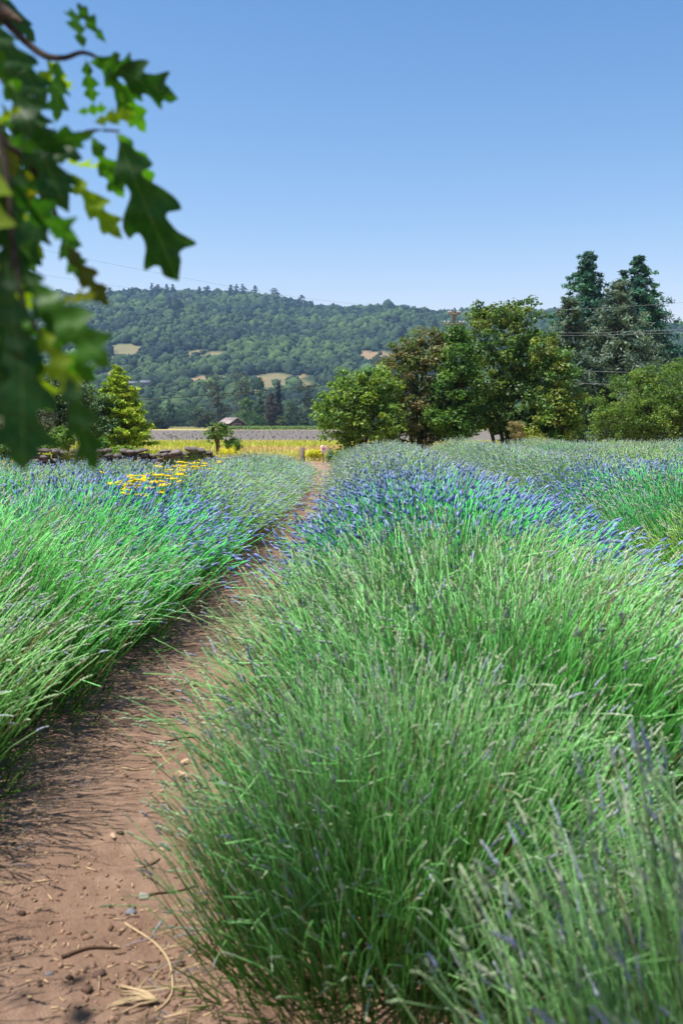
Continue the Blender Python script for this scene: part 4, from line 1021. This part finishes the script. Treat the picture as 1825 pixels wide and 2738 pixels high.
hand = [  # branch, base px, tip px, depth base, depth tip, colour, roll
    (b1, (225, 140), (195, 8), 1.40, 1.42, MD, .5), (b1, (290, 120), (205, 22), 1.40, 1.36, DK, -.3), (b1, (255, 150), (412, 250), 1.38, 1.33, DK, .25), (b1, (260, 160), (395, 330), 1.38, 1.40, MD, -.2), (b1, (230, 165), (370, 185), 1.36, 1.36, DK, .5),
    (b1, (230, 150), (245, 290), 1.4, 1.45, DK, .2), (b1, (150, 155), (170, 280), 1.42, 1.38, MD, -.4), (b1, (120, 150), (190, 250), 1.41, 1.45, YL, .6), (b1, (165, 155), (85, 250), 1.41, 1.44, YL, .2),
    (b2, (310, 350), (440, 700), 1.30, 1.26, DK, .12), (b2, (300, 345), (452, 505), 1.31, 1.36, MD, -.5), (b2, (240, 350), (318, 535), 1.3, 1.33, MD, .7), (b2, (180, 450), (298, 628), 1.29, 1.27, YL, .35), (b2, (250, 330), (330, 300), 1.3, 1.27, YL, -.2),
    (b2, (200, 300), (290, 290), 1.29, 1.3, MD, .3), (b2, (150, 330), (110, 480), 1.28, 1.26, DK, .3), (b2, (170, 420), (265, 480), 1.29, 1.33, YL, .9), (b2, (120, 380), (40, 560), 1.27, 1.22, DK, -.2), (b2, (60, 210), (110, 350), 1.27, 1.25, DK, .2), (b2, (30, 220), (150, 520), 1.2, 1.15, DK, .15),
    (b4, (130, 500), (60, 700), 1.2, 1.15, DK, .1), (b4, (150, 560), (205, 740), 1.22, 1.2, MD, .4), (b4, (170, 640), (265, 820), 1.2, 1.2, (.07, .08, .02), .6), (b4, (120, 560), (190, 640), 1.2, 1.24, YL, -.5), (b4, (60, 430), (30, 620), 1.2, 1.18, DK, .2), (b4, (20, 380), (70, 560), 1.2, 1.22, (.13, .13, .018), .3), (b4, (-20, 330), (45, 300), 1.2, 1.18, YL, .2),
    (b3, (60, 700), (150, 900), .94, .92, DK, .2), (b3, (70, 740), (285, 965), .93, .90, MD, -.1), (b3, (100, 860), (180, 1060), .91, .88, YL, .5), (b3, (110, 900), (250, 1040), .9, .92, MD, .3), (b3, (175, 990), (235, 1215), .9, .87, DK, .1), (b3, (60, 850), (60, 1235), .9, .84, DK, .05), (b3, (20, 800), (10, 1100), .92, .88, DK, -.3),
    (b3, (30, 620), (-10, 860), .95, .92, DK, .2), (b3, (40, 650), (110, 820), .95, 1.0, DK, .4), (b3, (0, 500), (60, 720), .97, .94, DK, -.3), (b3, (0, 400), (-30, 620), .98, .95, DK, .3), (b3, (90, 880), (120, 1090), .9, .92, DK, -.6), (b3, (150, 800), (262, 800), .92, .95, (.07, .08, .02), .9), (b3, (20, 700), (30, 940), .9, .86, DK, .4), (b3, (5, 640), (60, 840), 1.0, 1.02, YL, .4), (b3, (-30, 900), (40, 1130), .92, .9, DK, -.2)]
for br, bp, tp, d0, d1, c_, roll in hand:
    leaf(br, W_(*bp, d0), W_(*tp, d1), c_, roll)
r = np.random.default_rng(900)
for k in range(78):     # leaves filling the mass at the left edge
    px, py = r.uniform(-190, 45), r.uniform(230, 960); d = r.uniform(.95, 1.9)
    L = r.uniform(.10, .15) * F / d; an = r.normal(1.35, .55)
    br = [b2, b3, b4][k % 3]
    leaf(br, W_(px, py, d), W_(px + math.cos(an) * L * .6, py + math.sin(an) * L, d + r.normal(0, .03)), [DK, DK, DK, DK, MD, DK, YL][k % 7], r.normal(0, .6))
for k in range(5):
    px, py = r.uniform(-140, 20), r.uniform(-60, 90); d = r.uniform(1.2, 1.6); L = .12 * F / d; an = r.normal(.5, .5)
    leaf(limb, W_(px, py, d), W_(px + math.cos(an) * L, py + math.sin(an) * L, d), [DK, MD][k % 2], r.normal(0, .5))
# rest of the crown overhead
me, cc = crown_mesh('crown', [(.2, -.3, 4.4, 2.0, 1.5, 1.3), (-.3, -.8, 3.8, 1.8, 1.4, 1.1), (.9, -.4, 5.0, 1.3, 1.2, .9)], 105, .42, 50, .12, [DK, MD, (.05, .09, .02)], 950, asp=.55, shell=.7)
obj('crown', me, oak)
lm = Acc()
for q in cc[:14]:
    lm.tube(smoothline([(.07, .07, 2.6 + .1 * (len(lm.V) % 9)), (np.array([.07, .07, 2.9]) + q) / 2 + np.array([0, 0, .2]), q], 6), np.linspace(.05, .012, 6), 6)
obj('limbs', lm.me('limbs', M_bark, True), oak)

# ------------------------------------------------------------------ haze
m = NT('haze'); pv = m.n('ShaderNodeVolumePrincipled', {'Color': (.42, .68, 1.0, 1), 'Density': .00015, 'Anisotropy': .35})
m.t.links.new(pv.outputs[0], m.out.inputs['Volume'])
a = Acc(); a.box((0, 2050, 143), (3050, 2180, 154)); hz_o = stuff(obj('haze', a.me('haze', m.m)), 'pale bluish summer haze in the valley air', 'haze')
